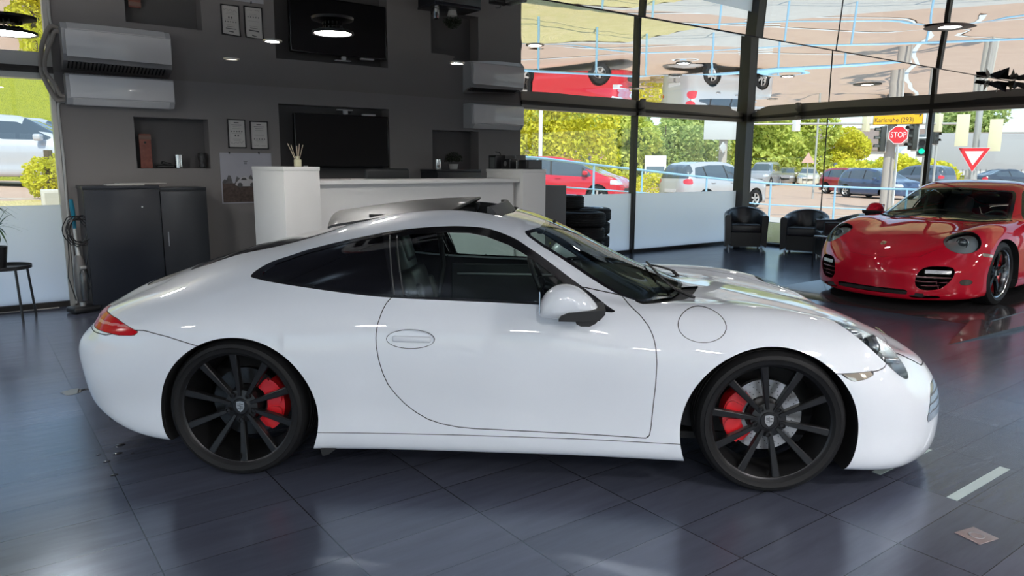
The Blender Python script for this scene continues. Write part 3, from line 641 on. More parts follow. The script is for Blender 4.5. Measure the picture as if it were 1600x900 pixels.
    if not white:
        def fr(poly, n=6): g = sdf(smooth_poly(poly, n)); return lambda V: np.maximum(g(V[:, [1, 2]]), 2.9-V[:, 0])
        ink, fb = split(fb, fr([(.49,.405),(.61,.418),(.68,.405),(.70,.35),(.67,.27),(.61,.205),(.51,.185),(.45,.205),(.425,.26),(.44,.35)]))
        low, fb = split(fb, fr([(-.4,.175),(-.4,.12),(0,.12),(.33,.125),(.36,.14),(.34,.175),(0,.175)], 4))
        fog, fb = take(fb, dir_f((3.02, .775, .275), (0, .5, 0), (0, 0, 1), .036, .030), .001)
        lowr, fb = split(fb, fr([(.40,.125),(.60,.13),(.60,.105),(.40,.10)], 3))
        intake = ink.join(low).join(lowr)
    FCf = lambda V: np.maximum((np.hypot((V[:, 0]-2.118)/.105, (V[:, 2]-.757)/.0665)-1)*.08, .5-V[:, 1])
    opening = None
    if white:
        so = top_f([(.46,-.2),(.46,.40),(.50,.43),(1.16,.43),(1.20,.415),(1.245,.2),(1.25,-.2)], .9, s=False)
        opening, body = split(body, so)
    E = lambda nm, p, m, par=T, off=0: emit_piece(nm, p.map(mp), m, par, off)
    if white: fca, fcg, bodyR = carve(body, FCf, .0014); gapsR = gaps.join(fcg); E('fuel_cap', fca.mirror(), paint)
    else: bodyR, gapsR = body, gaps
    shell = E('body_shell', body.join(bodyR.mirror()), paint)
    # bonnet etc.
    E('bonnet', hood.both(), paint); eb = E('engine_lid', lid.both(), paint)
    E('engine_grille', gr.both(), mat('grille_black', (.02, .02, .02), .4, bump=(60, .5, .01)), eb, -.004)
    fbo = E('front_bumper', fb.both(), paint); rbo = E('rear_bumper', rb.both(), paint)
    E('panel_gap', gaps, gapm, T, -.004); E('panel_gap', gapsR.mirror(), gapm, T, -.004)
    cw = E('cowl_panel', cowl.both(), rub, T, -.012); wso = E('windscreen', screen.both(), scr); E('windscreen_border', frit.both(), black, wso, .0); E('rear_window', rwin.both(), dark_glass, T, .0)
    for s in (1, -1):
        f = (lambda p: p) if s > 0 else (lambda p: p.mirror())
        d = E('door', f(door), paint); E('door_window', f(dp), sideglass, T, -.004); E('quarter_window', f(qp), dark_glass, T, -.003); E('window_trim', f(trim), black, T)
        E('side_sill', f(sk), paint)
        # handle: raised grip in a shallow dish
        hx, hz = .83, .678; yy = ray_y(door, hx, hz); 
        b = MB(); n = 20
        b.cur = 1; b.tube([(hx+.108*math.cos(a), s*(ray_y(door, hx+.108*math.cos(a), hz+.042*math.sin(a))+.0002), hz+.042*math.sin(a)) for a in [2*math.pi*k/36 for k in range(36)]], .0016, 5, closed=True); b.cur = 0
        V = [(hx+.108*math.cos(a), s*(yy+.003), hz+.042*math.sin(a)) for a in [2*math.pi*k/36 for k in range(36)]]
        V2 = [(hx+.102*math.cos(a), s*(yy-.006), hz+.037*math.sin(a)) for a in [2*math.pi*k/36 for k in range(36)]]
        b.add(V+V2, [(k, (k+1) % 36, 36+(k+1) % 36, 36+k) for k in range(36)]+[tuple(range(36, 72))])
        b.box(hx-.080, hx+.095, s*(yy+.008)-.010, s*(yy+.008)+.010, hz-.012, hz+.016, .009)
        b.v = [tuple(mp(np.array([v]))[0]) for v in b.v]
        b.build('door_handle', [paint, gapm], d, 50)
        for xa, xb in ((.688, .748), (.722, .790)):
            b = MB(); b.tube([(lambda x_, z_: tuple(mp(np.array([[x_, s*(ray_y(S, x_, z_)+.001), z_]]))[0]))(xa+(xb-xa)*q/6, 1.118+(.868-1.118)*q/6) for q in range(7)], .0035, 5); b.build('pillar_strip', mat('strip_grey', (.07, .07, .07), .4), T)
        # lamps
        hlp = f(hl); hc = E('headlight', hlp, glass('lamp_cover', (.9, .94, .95), .055))
        E('reflector', hlp, mat('lamp_inner' if white else 'lamp_inner_grey', (.045, .05, .055) if white else (.36, .38, .37), .32, .6), hc, -.045)
        V_, F_ = flange(hl, HL, lambda V: V-np.array([.05, .0, .02]), eps=.0016); V_ = [np.array(v)*np.array([1, s, 1]) for v in V_]
        if V_: mk('lamp_bezel', mp(np.array(V_)), F_, mat('bezel_chrome', (.55, .56, .57), .2, .9), hc)
        cx_, cy_, cz_ = (2.93, .655, .64); c0 = mp(np.array([[cx_-.02, s*cy_, cz_-.005]]))[0]
        b = MB(); b.ball(c0, .043, 20, 12); b.cur = 1; b.lathe([(.044, -.02), (.056, 0), (.060, .012), (.055, .014), (.046, .004)], 28, c=(c0[0], c0[1], c0[2]), axis='x')
        if white: b.box(c0[0]+.06, c0[0]+.13, s*.66-.02, s*.66+.05, .565, .590, .006); b.box(c0[0]-.13, c0[0]-.075, s*.65-.05, s*.65+.03, .705, .722, .006)
        b.build('projector_lens', [mat('lens_dark', (.05, .06, .07), .03, .3, 1), mat('bezel_chrome')], hc, 40)
        tlo = E('tail_light', f(tl), mat('tail_red', (.55, .0, .008), .15, 0, .0, .12))
        st_, _ = split(tl, lambda V: np.abs(V[:, 2]-.702-(V[:, 0]+.65)*.02)-.006); E('light_bar', f(st_), mat('tail_pale', (.66, .16, .17), .2, 0, .2), tlo, .0012)
        E('turn_signal', f(sg), mat('signal_clear', (.62, .55, .46) if white else (.35, .32, .30), .08, .5, 1), T, .001)
        if white:
            dl = E('daytime_light', f(drl), mat('drl_clear', (.55, .57, .60), .12, .6, 1), T, .001)
            for k in range(3):
                bb, _ = split(drl, lambda V, k=k: np.abs(V[:, 2]-.325-.032*k)-.004); E('light_bar', f(bb), mat('tail_dark', (.12, .12, .13), .3), dl, .002)
        else:
            E('fog_lamp', f(fog), mat('fog_dark', (.10, .09, .07), .1, .4, 1), T, .001)
            lb, _ = split(ink, lambda V: np.maximum(np.abs(V[:, 2]-.366)-.016, np.maximum(.49-V[:, 1], V[:, 1]-.68)))
            E('daytime_light', f(lb), mat('drl_chrome', (.42, .43, .45), .3, .5, .5, bump=(90, .5, .01)), T, -.005)
            for zc in (.315, .27, .23):
                lb, _ = split(ink, lambda V, zc=zc: np.abs(V[:, 2]-zc)-.006); E('intake_slat', f(lb), paint if False else mat('slat_red_black', (.12, .004, .008), .3, 0, .5), fbo, -.012)
            lb, _ = split(ink, lambda V: np.maximum(np.abs(V[:, 1]-.58+(V[:, 2]-.3)*.3)-.005, V[:, 2]-.32)); E('intake_slat', f(lb), mat('slat_red_black'), fbo, -.010)
        # wheel-arch liners follow the cut edges
        for fn, zc, xc in arches:
            for src in (body, fb, rb, sk):
                V_, F_ = flange(src, fn, lambda V: np.stack([V[:, 0], np.full(len(V), .50), V[:, 2]], 1), eps=6e-4)
                if len(F_) > 3: mk('arch_liner', mp(np.array([np.array(v)*np.array([1, s, 1]) for v in V_])), F_, rub, T)
            b = MB(); q = 40; V = [(xc+.40*math.cos(math.pi*k/q*1.16-.25), s*.50, zc+.40*math.sin(math.pi*k/q*1.16-.25)) for k in range(q+1)]; b.add(V+[(xc, s*.50, .14)], [(k, k+1, q+1) for k in range(q)])
            b.v = [tuple(mp(np.array([v]))[0]) for v in b.v]; b.build('arch_liner', rub, T)
        for x, fr_ in ((RW, False), (FW, True)):
            yo = (.885 if not fr_ else .868); R = .327 if white else .325
            make_wheel(T, mx_(x) if not white else x, s, yo, R, .285 if not fr_ else .235, 'ten' if white else 'five', fr_, mat('satin_black_alloy', (.035, .035, .037) , .34, .7) if white else mat('gloss_black_alloy', (.01, .01, .011), .15, .6), True, .55 if fr_ and white else .06)  # white car's rear discs: shade put into their near-black colour
        # mirrors
        k = MB(); mxx = 1.545
        prof = smooth_poly([(1.412,.808),(1.405,.85),(1.425,.90),(1.465,.938),(1.52,.950),(1.575,.935),(1.625,.895),(1.655,.855),(1.650,.835),(1.60,.818),(1.50,.805)], 3)
        npf = len(prof); V = []; cxm, czm = prof.mean(0)
        for yy_, sc_ in ((.845, .30), (.862, .72), (.90, .95), (.945, 1.0), (.985, .93), (1.012, .72), (1.022, .35)):
            V += [(cxm+(p[0]-cxm)*sc_, s*yy_, czm+(p[1]-czm)*sc_) for p in prof]
        F = [(j*npf+i, j*npf+(i+1) % npf, (j+1)*npf+(i+1) % npf, (j+1)*npf+i) for j in range(6) for i in range(npf)]+[tuple(range(npf)), tuple(6*npf+i for i in range(npf))]
        k.add(V, F); k.v = [tuple(mp(np.array([v]))[0]) for v in k.v]; mir = k.build('door_mirror', paint, T, 60)
        k = MB(); ft = [(1.49,.806),(1.50,.828),(1.53,.842),(1.60,.850),(1.685,.858),(1.683,.838),(1.66,.812),(1.57,.806)]
        k.prism(ft, s*.185, 'xz', s*.845); k.prism([(1.560,.808),(1.66,.814),(1.645,.795),(1.62,.782),(1.585,.782),(1.565,.792)], s*.15, 'xz', s*.86); k.prism([(1.56,.775),(1.66,.79),(1.67,.835),(1.56,.83)], s*.10, 'xz', s*.76)
        k.v = [(a[0], a[1]+s*.08*(1 if False else 0), a[2]) for a in k.v]; k.v = [tuple(mp(np.array([v]))[0]) for v in k.v]; k.build('mirror_foot', rub, mir, 30)
        k = MB(); k.box(1.408, 1.412, min(s*.88, s*1.0), max(s*.88, s*1.0), .83, .925); k.v = [tuple(mp(np.array([v]))[0]) for v in k.v]; k.build('mirror_glass', mat('mirror_glass', (.7, .7, .7), .02, 1), mir)
    if white:
        # raised sliding roof panel, seal, opening frame, deflector
        for nm_, m_, dz in (('sunroof_panel', mat('sunroof_grey', (.050, .050, .052), .45, .0, .1), 0), ):
            nx, ny = 26, 21; V = []; xs = np.linspace(.27, 1.03, nx); ys_ = np.linspace(-.405, .405, ny)
            for th_ in (.012, .0):
                for x in xs:
                    tt = (x-.27)/.76; zc = 1.165+.088*math.sin(min(1, tt*.97)*math.pi/2)**1.05+.006
                    for y in ys_:
                        e = abs(y)/.42; xe = x-.09*e**2*max(0, (tt-.8)/.2)+.05*e**2*max(0, (.1-tt)/.1)
                        V.append((xe, y, zc-.052*e**2.2+th_+.028*(1-tt)*(1-e**2)*.5))
            F = []; nn_ = nx*ny
            for i in range(nx-1):
                for j in range(ny-1):
                    a = i*ny+j; F.append((a, a+ny, a+ny+1, a+1)); F.append((nn_+a, nn_+a+1, nn_+a+ny+1, nn_+a+ny))
            for i in range(nx-1): F += [(i*ny, i*ny+nn_, (i+1)*ny+nn_, (i+1)*ny), (i*ny+ny-1, (i+1)*ny+ny-1, (i+1)*ny+ny-1+nn_, i*ny+ny-1+nn_)]
            for j in range(ny-1): F += [(j, j+1, j+1+nn_, j+nn_), ((nx-1)*ny+j, (nx-1)*ny+j+nn_, (nx-1)*ny+j+1+nn_, (nx-1)*ny+j+1)]
            b = MB(); b.add(V, F); pan = b.build(nm_, m_, T, 40)
            b = MB(); b.tube([(1.033-.09*(y/.42)**2, y, 1.267-.052*abs(y/.42)**2.2) for y in ys_], .008, 8); b.build('seal', rub, pan)
            for y in (-.36, .36): b = MB(); b.box(.52, .98, y-.01, y+.01, 1.16, 1.20, .004); b.box(.97, 1.0, y-.012, y+.012, 1.18, 1.225, .004); b.build('slide_rail', rub, pan)
        V_, F_ = flange(body, so, lambda V: V-np.array([0, 0, .06]), eps=6e-4)
        if V_: mk('roof_opening_frame', np.array([np.array(v)*np.array([1, q, 1]) for q in (1, -1) for v in V_]), F_+[[i+len(V_) for i in f] for f in F_], rub, T)
        b = MB(); V = []
        for i in range(15):
            y = -.40+.80*i/14; x = 1.235-.05*(y/.4)**2; zz = ray_z(S, x, abs(y)); V += [(x, y, zz-.01), (x-.045, y, zz+.040), (x-.062, y, zz+.038), (x-.06, y, zz-.03)]
        b.add(V, [(i*4+k, i*4+(k+1) % 4, i*4+4+(k+1) % 4, i*4+4+k) for i in range(14) for k in range(4)]+[(0, 1, 2, 3), (56, 57, 58, 59)]); b.build('wind_deflector', mat('deflector_mesh', (.06, .06, .062), .5, bump=(400, .6, .002)), T, 30)
    # lining, underbody
    inner, _ = split(S, lambda V: np.maximum(np.maximum(-.45-V[:, 0], V[:, 0]-2.12), np.maximum(.2-V[:, 2], -1)))
    _, inner = split(inner, dlo_f); _, inner = split(inner, wsf); _, inner = split(inner, rwf)
    _, inner = split(inner, A1); _, inner = split(inner, A2)
    if white: _, inner = split(inner, so)
    bl = Piece(inner.V, inner.N, inner.F); dn = bl.both(); E('cabin_lining', dn, lin, T, -.022)
    b = MB(); b.box(-.86, 3.20, -.50, .50, .115, .15); b.box(.44, 2.0, -.80, .80, .128, .16); b.build('underbody', rub, T)
    # cabin
    lea = mat('black_leather', (.024, .026, .027), .42, bump=(180, .1, .002)); lea2 = mat('grey_leather', (.10, .10, .10), .45); ks = 1 if white else .96
    for y in (-.37, .37): make_seat(T, .98*ks, y, lea, lea)
    b = MB(); b.box(.18*ks, .42*ks, -.55, .55, .35, .80, .05); b.build('rear_bench', lea, T, 60)
    b = MB(); b.prism([(1.50, .55), (1.47, .74), (1.53, .815), (1.62, .845), (1.78, .84), (1.98, .805), (1.98, .55)], 1.36, 'xz', -.68); b.v = [(v[0]*ks, v[1]*(1-.12*max(0, (v[0]-1.6)/.4)), v[2]) for v in b.v]
    b.box(1.45*ks, 1.62*ks, .20, .54, .80, .868, .03); dash = b.build('dashboard', mat('dash_black', (.02, .021, .022), .6), T, 40)
    b = MB(); b.box(.75*ks, 1.5*ks, -.11, .11, .25, .52, .03); b.box(1.40*ks, 1.52*ks, -.13, .13, .45, .72, .02); b.build('centre_console', lea, T, 60)
    b = MB(); cx0, cz0 = 1.37*ks, .735; ax = Vector((-.40, 0, .92)); b.tube([(cx0+ax.x*.18*math.sin(a), .37+.18*math.cos(a), cz0+ax.z*.18*math.sin(a)) for a in [2*math.pi*k/32 for k in range(32)]], .014, 8, closed=True)
    for a in (0, math.pi, -math.pi/2): b.tube([(cx0, .37, cz0), (cx0+ax.x*.17*math.sin(a), .37+.17*math.cos(a), cz0+ax.z*.17*math.sin(a))], .013, 6)
    b.tube([(cx0+.02, .37, cz0-.01), (cx0+.22, .37, cz0-.08)], .03, 10); b.ball((cx0, .37, cz0), .05, 14, 8, (.6, 1, 1)); b.build('steering_wheel', mat('wheel_leather', (.02, .02, .02), .4), T, 50)
    for s in (1, -1):
        b = MB(); b.box(.76*ks, 1.78*ks, s*.785-.012, s*.785+.012, .30, .80, .008); b.build('door_panel', mat('door_card', (.018, .022, .021), .5), T, 40)
        b = MB(); b.box(.80*ks, 1.62*ks, s*.765-.006, s*.765+.006, .728, .742, .004); b.build('door_trim_strip', mat('trim_alu', (.55, .58, .57), .35, .8), T, 40)
        b = MB(); b.tube([(.70*ks, s*.66, 1.06), (.72*ks, s*.70, .80), (.66*ks, s*.72, .5)], .018, 8); b.box(.685*ks, .725*ks, s*.665-.014, s*.665+.014, .98, 1.06, .01); b.build('seat_belt', mat('belt_black', (.03, .03, .03), .6), T)
    b = MB(); b.box(1.36*ks, 1.40*ks, -.11, .11, 1.085, 1.135, .012); b.tube([(1.40*ks, 0, 1.12), (1.46*ks, 0, 1.15)], .008, 6); b.build('rear_view_mirror', rub_, T)
    # wipers
    for y0, y1, x0, x1 in ((-.42, .10, 2.06, 1.80), (.12, .60, 2.12, 1.86)):
        b = MB(); P_ = []
        for k in range(9):
            t = k/8; y = y0+(y1-y0)*t; x = x0+(x1-x0)*t*.35-.03*math.sin(t*math.pi); x = min(x, 2.12); P_.append((mx_(x), -y if False else y, ray_z(S, x, abs(y))+.022))
        b.tube(P_, .006, 6); b.tube([P_[0], (mx_(2.15), y0-.02, ray_z(S, 2.15, abs(y0))+.0)], .009, 6); b.build('wiper', rub_, T)
    if white:
        b = MB(); b.cyl((0, 0, 0), .04, .002, 24, 'x'); bd = b.build('sticker', mat('green_sticker', (.0, .30, .12), .5), T); bd.location = (1.885, -.50, .79); bd.rotation_euler = (0, math.radians(-60), 0)
        b = MB(); b.box(.0005, .003, -.014, .014, -.014, .014); b.build('sticker_field', mat('white_print', (.8, .8, .8), .5), bd)
    # front crest
    xe = 3.235 if white else 3.20; c0 = mp(np.array([[xe, 0, ray_z(S, xe, 0)]]))[0]
    b = MB(); R_ = Matrix.Rotation(math.radians(38), 3, 'Y'); pts = [(-.026, .032), (0, .036), (.026, .032), (.028, 0), (.018, -.024), (0, -.038), (-.018, -.024), (-.028, 0)]
    b.prism([(q, -p) for p, q in [(c[0], -c[1]) for c in pts]], .004, 'xy', .0); b.v = [tuple(R_@Vector((v[0], v[1], v[2]))+Vector(c0)) for v in b.v]
    b.cur = 1
    for (u0, u1, v0, v1) in ((-.024, -.004, -.02, -.002), (.004, .02, .002, .018)):
        k = len(b.v); b.box(u0, u1, v0, v1, .004, .0052)
        for i in range(k, len(b.v)): b.v[i] = tuple(R_@Vector(b.v[i])+Vector(c0))
    b.build('crest', [mat('crest_gold', (.70, .62, .42), .25, .9), mat('crest_red', (.35, .02, .02), .3)], T)
    # tail pipes, mud flap
    for s in (1, -1):
        b = MB(); b.lathe([(.036, -.02), (.042, -.10), (.038, -.12), (.034, -.10), (.034, 0)], 20, c=(-.70, s*.52, .215), axis='x'); b.build('tail_pipe', mat('bezel_chrome'), T)
        b = MB(); b.prism([(.40, .15), (.47, .15), (.44, .125), (.41, .115)], .22*(-s), 'xz', s*.88); b.build('mud_flap', rub_, T)
    return T
# ------------------------------------------------------------------ the two coupes
coupe('white', 'white sports coupe with black wheels and open roof in the foreground', (-10.378, -4.587, 0), math.radians(-40.69))
coupe('red', 'red sports coupe facing the camera on the low black platform', (-1.08, -4.77, .05), math.radians(180))
# ------------------------------------------------------------------ wall things
acw = mat('ac_white', (.80, .79, .775), .12, 0, .8, bump=(7, .08, .01)); acg = mat('ac_grey', (.52, .52, .52), .35); blk = mat('satin_black', (.012, .012, .013), .35)
def aircon(x0, x1, z0, z1, lab):
    t = thing('air_conditioner', lab, 'air conditioner', (x0, 0, z0)); W_, H_ = x1-x0, z1-z0
    b = MB(); b.prism([(-.0, 0.0), (-.15, .0), (-.205, .055), (-.205, H_-.03), (-.18, H_), (0, H_)], W_, 'yz', 0); b.build('body', acg, t)
    b = MB(); b.box(.03, W_-.005, -.218, -.206, .065, H_-.015, .004); b.build('front_panel', acw, t)
    b = MB(); b.prism([(-.155, -.004), (-.21, .052), (-.205, .060), (-.148, .004)], W_-.10, 'yz', .05); b.build('air_flap', acw, t)
    b = MB()
    for k in range(26): b.box(.04+k*(W_-.08)/26, .052+k*(W_-.08)/26, -.17, -.05, H_, H_+.004)
    b.build('top_grille', blk, t)
aircon(-10.97, -10.0, 2.01, 2.30, 'white wall air conditioner at the left above the wall recess'); aircon(-6.30, -5.42, 1.935, 2.262, 'white wall air conditioner at the right end of the dark wall')
hose = mat('hose_grey', (.32, .29, .26), .6)
b = MB(); b.tube(smooth_poly([(-10.98, 2.06), (-11.04, 2.05), (-11.09, 2.12), (-11.14, 2.26), (-11.15, 2.33), (-11.10, 2.385)], 6, False)@np.array([[1, 0, 0], [0, 0, 1]])+np.array([0, -.10, 0]), .022, 10)
b.tube(smooth_poly([(-10.98, 2.09), (-11.02, 2.10), (-11.06, 2.20), (-11.12, 2.30), (-11.12, 2.385)], 6, False)@np.array([[1, 0, 0], [0, 0, 1]])+np.array([0, -.13, 0]), .018, 10)
tag(b.build('hose_bundle', hose), 'grey wrapped hose bundle rising beside the left air conditioner', 'hose')
b = MB(); b.tube(smooth_poly([(-10.98, 2.04), (-11.03, 2.02), (-11.04, 1.9), (-11.035, 1.5), (-11.04, 1.0), (-11.03, .5), (-11.04, .03)], 6, False)@np.array([[1, 0, 0], [0, 0, 1]])+np.array([0, -.055, 0]), .012, 8)
tag(b.build('drain_hose', mat('hose_white', (.5, .5, .48), .5)), 'thin pale drain hose running down the left edge of the dark wall', 'hose')
paper = mat('paper_white', (.62, .60, .57), .6); ink = mat('print_ink', (.10, .10, .10), .6); ink2 = mat('print_grey', (.32, .31, .30), .6)
def certificate(x0, x1, z0, z1, lab, sig):
    t = thing('framed_certificate', lab, 'certificate', (x0, 0, z0)); W_, H_ = x1-x0, z1-z0
    b = MB()
    for a in ((-.006, W_+.006, -.006, .006), (-.006, W_+.006, H_-.006, H_+.006)): b.box(a[0], a[1], -.022, 0, a[2], a[3])
    for a in ((-.006, .004), (W_-.004, W_+.006)): b.box(a[0], a[1], -.022, 0, -.006, H_+.006)
    b.build('frame', blk, t)
    b = MB(); b.box(.002, W_-.002, -.012, -.002, .002, H_-.002); b.cur = 1; y = -.0128
    def ln(cx, z, w_, h_): b.box(cx-w_/2, cx+w_/2, y, -.012, z, z+h_)
    c = W_/2
    ln(c, H_*.88, W_*.28, .009); ln(c, H_*.80, W_*.60, .007); ln(c, H_*.74, W_*.45, .004); b.cur = 2; ln(c, H_*.68, W_*.5, .003); ln(c, H_*.50, W_*.6, .003); ln(c, H_*.30, W_*.5, .003); ln(c, H_*.25, W_*.4, .003)
    b.cur = 1
    zz = H_*(.58 if sig else .36)
    for k in range(5):
        cx = c+(k-2)*W_*.15; P_ = []
        for q in range(10): a = math.pi/2+2*math.pi*q/10; r_ = .010 if q % 2 == 0 else .0045; P_.append((cx+r_*math.cos(a), zz+r_*math.sin(a)))
        b.prism(P_, .001, 'xz', y)
    if sig:
        ln(c-.016, H_*.40, .014, .02); ln(c+.014, H_*.40, .014, .02); b.tube([(W_*.12+W_*.76*k/12, y, H_*.14+.012*math.sin(k*1.7)+.02*k/12) for k in range(13)], .0012, 5)
    else: b.tube([(W_*.15+W_*.3*k/8, y, H_*.12+.006*math.sin(k*2.2)) for k in range(9)], .0012, 5); b.tube([(W_*.6+W_*.25*k/8, y, H_*.11+.005*math.sin(k*2.0)) for k in range(9)], .0012, 5)
    b.build('sheet', [paper, ink, ink2], t)
certificate(-9.423, -9.238, 1.625, 1.93, 'left framed white certificate above the car poster', True); certificate(-9.175, -8.985, 1.615, 1.918, 'right framed white certificate beside the television recess', False)
# poster
t = thing('poster', 'poster of a pale sports car in a landscape, hung beside the white counter', 'poster', (-9.53, 0, 1.0)); W_, H_ = .575, .565
b = MB(); b.box(0, W_, -.010, -.004, 0, H_); b.build('sheet', mat('poster_sky', (.50, .50, .55), .5, noise=(3, .3, (.40, .40, .45))), t)
b = MB(); hills = [(.012, .22)]+[(.012+.551*k/24, .22+.085*abs(math.sin(k*.55))+.03*math.sin(k*1.9+1)+.0) for k in range(25)]+[(.563, .22)]; b.prism([(x, z) for x, z in hills], .001, 'xz', -.0115); b.build('printed_hills', mat('poster_hill', (.075, .075, .08), .5, noise=(30, .2, (.16, .15, .15))), t)
b = MB(); b.box(.012, .563, -.0118, -.0106, .012, .225); b.build('printed_ground', mat('poster_ground', (.13, .09, .075), .5, noise=(40, .25, (.05, .035, .03))), t)
b = MB(); cp_ = smooth_poly([(.16,.20),(.165,.235),(.19,.26),(.225,.295),(.27,.30),(.31,.275),(.37,.255),(.385,.23),(.38,.20),(.27,.19)], 5); b.prism([tuple(p) for p in cp_], .001, 'xz', -.0128); b.build('printed_car', mat('poster_car', (.55, .54, .55), .5), t)
b = MB(); [b.cyl((x, -.0135, .205), .028, .001, 20, 'y') for x in (.205, .345)]; b.prism([(.215, .262), (.235, .288), (.268, .288), (.285, .262)], .001, 'xz', -.0134); b.build('printed_wheels', ink, t)
b = MB(); b.box(.268, .276, -.0118, -.0108, .44, .462); b.box(.282, .290, -.0118, -.0108, .44, .462); b.box(.258, .300, -.0118, -.0108, .468, .473); b.build('printed_mark', ink, t)
b = MB(); [b.box(x, x+.012, -.014, 0, H_-.012, H_+.012) for x in (.10, .43)]; b.build('clip', blk, t)
# television and the small white bracket above it
t = thing('television', 'large black flat television in the middle recess of the dark wall', 'television', (-8.66, .03, 1.405))
b = MB(); b.box(0, 1.225, -.03, .03, 0, .635, .008); b.build('bezel', mat('tv_black', (.006, .006, .007), .2), t)
b = MB(); b.box(.012, 1.213, -.033, -.029, .018, .623); b.build('screen', mat('tv_screen', (.003, .003, .004), .3, 0, 0, .25), t)
b = MB(); b.box(.45, .75, .03, .15, .2, .42); b.build('wall_bracket', blk, t)
t = thing('webcam', 'small white camera clipped to the top edge of the television', 'camera', (-8.02, 0.0, 2.042)); b = MB(); b.box(-.10, .10, -.02, .03, .05, .062, .004); b.box(-.02, .03, -.03, .02, .004, .05, .008); b.build('mount', mat('plastic_white', (.62, .62, .62), .4), t); b = MB(); b.lathe([(0, -.045), (.014, -.045), (.016, -.03), (0, -.03)], 16, c=(.05, 0, .028), axis='y'); b.build('lens', blk, t)
b = MB(); b.box(0, .17, -.03, .03, 0, .022, .006); o = b.build('router_box', mat('plastic_white')); o.location = (-7.78, .02, 2.042); tag(o, 'small flat white box lying on top of the television', 'box')
# left recess contents
t = thing('wooden_board', 'reddish wooden plank with a hole leaning in the left wall recess', 'board', (-10.32, .08, 1.392))
b = MB(); b.box(0, .115, -.012, .012, 0, .36, .004); b.build('plank', mat('red_wood', (.30, .10, .07), .55, noise=(24, .25, (.18, .055, .04))), t); b = MB(); b.cyl((.055, -.015, .27), .012, .004, 16, 'y'); b.build('hole', blk, t); b = MB(); b.box(-.002, .117, -.014, .014, .30, .345, .003); b.build('band', mat('band_brown', (.22, .13, .10), .5), t)
b = MB(); b.box(0, .17, -.04, .04, 0, .035, .012); b.box(.05, .15, -.03, .03, .03, .065, .012, Matrix.Rotation(.3, 3, 'Y')); o = b.build('sunglasses_case', blk); o.location = (-10.17, .07, 1.393); tag(o, 'crumpled black case lying beside the wooden plank', 'case')
b = MB(); b.lathe([(0, 0), (.043, 0), (.045, .02), (.041, .07), (.045, .13), (.045, .145), (.040, .145), (.038, .02), (0, .02)], 32); o = b.build('steel_cup', mat('chrome', (.75, .75, .75), .12, 1)); o.location = (-9.945, .07, 1.392); tag(o, 'shiny steel cup standing in the middle of the left recess', 'cup')
b = MB(); b.lathe([(0, 0), (.034, 0), (.044, .03), (.036, .07), (.046, .11), (.040, .15), (.045, .165), (.035, .165), (.02, .03), (0, .03)], 24); o = b.build('carved_vase', mat('dark_carved', (.05, .05, .05), .3, .4, bump=(60, 1, .01))); o.location = (-9.70, .06, 1.392); tag(o, 'small dark carved vase at the right end of the left recess', 'vase')
# dark sideboards by the wall, with papers
sb = mat('navy_laminate', (.014, .017, .024), .28, bump=(90, .06, .002)); sb2 = mat('slate_laminate', (.028, .031, .036), .3)
def sideboard(x0, x1, y0, h_, m_, lab, dots=False):
    t = thing('sideboard', lab, 'cabinet', (x0, 0, 0)); W_ = x1-x0
    b = MB(); b.box(0, W_, y0, -.012, .0, h_-.03); b.build('body', m_, t)
    b = MB(); b.box(-.008, W_, y0-.012, -.01, h_-.03, h_, .003); b.build('worktop', m_, t)
    b = MB(); b.box(.004, W_-.004, y0-.018, y0, .06, h_-.04, .003); d = b.build('door', m_, t)
    b = MB(); b.box(W_-.18, W_-.165, y0-.026, y0-.018, h_-.22, h_-.205) if dots else b.box(.05, .06, y0-.026, y0-.018, .6, .75); b.build('door_knob', mat('chrome'), d)
sideboard(-10.94, -10.262, -.45, 1.225, sb, 'tall dark navy cabinet at the left of the dark wall', True); sideboard(-10.258, -9.80, -.42, 1.20, sb2, 'slate grey cabinet standing right of the navy cabinet')
b = MB(); b.box(0, .34, 0, .21, 0, .012, .002); b.box(.10, .55, .03, .20, .012, .02, .002, Matrix.Rotation(.1, 3, 'Z')); o = b.build('paper_stack', mat('paper_white')); o.location = (-10.72, -.38, 1.226); tag(o, 'loose white papers lying on top of the navy cabinet', 'papers')
# counter
cw_ = mat('counter_white', (.78, .77, .745), .42, bump=(30, .05, .002)); cg = mat('counter_greige', (.62, .60, .58), .45)
t = thing('reception_counter', 'long white reception counter with taller end blocks in front of the dark wall', 'counter', (0, 0, 0))
def blockp(nm, x0, x1, y0, y1, h_):
    b = MB(); b.box(x0, x1, y0, y1, 0, h_-.035, .002); p = b.build(nm, cw_, t); b = MB(); b.box(x0-.004, x1+.004, y0-.004, y1+.004, h_-.035, h_, .003); b.build('top_board', cw_, p)
blockp('end_block', -9.59, -9.262, -2.20, -1.33, 1.422); blockp('end_block', -6.95, -6.632, -2.20, -1.50, 1.40)
b = MB(); b.box(-9.258, -6.954, -2.15, -1.65, 1.26, 1.30, .003); b.build('worktop', cw_, t)
b = MB(); b.box(-9.258, -7.01, -2.10, -2.07, .0, 1.26); b.build('front_panel', cw_, t); b = MB(); b.box(-9.258, -7.01, -2.115, -2.10, .0, .84); b.build('lower_panel', cw_, t)
b = MB(); b.box(-7.01, -6.955, -2.06, -2.03, 0, 1.26); b.build('end_strip', cg, t)
lt = text('counter_lettering', 'KUELL', .165, blk, t, (-7.56, -2.118, .432), (math.pi/2, 0, 0), .002)
b = MB(); b.box(0, .385, -.6, 0, 0, 1.215, .004); o = b.build('side_cabinet', mat('cab_grey', (.115, .115, .115), .5)); o.location = (-6.625, -1.5, 0); tag(o, 'plain grey side cabinet between the white counter and the stacked tyres', 'cabinet')
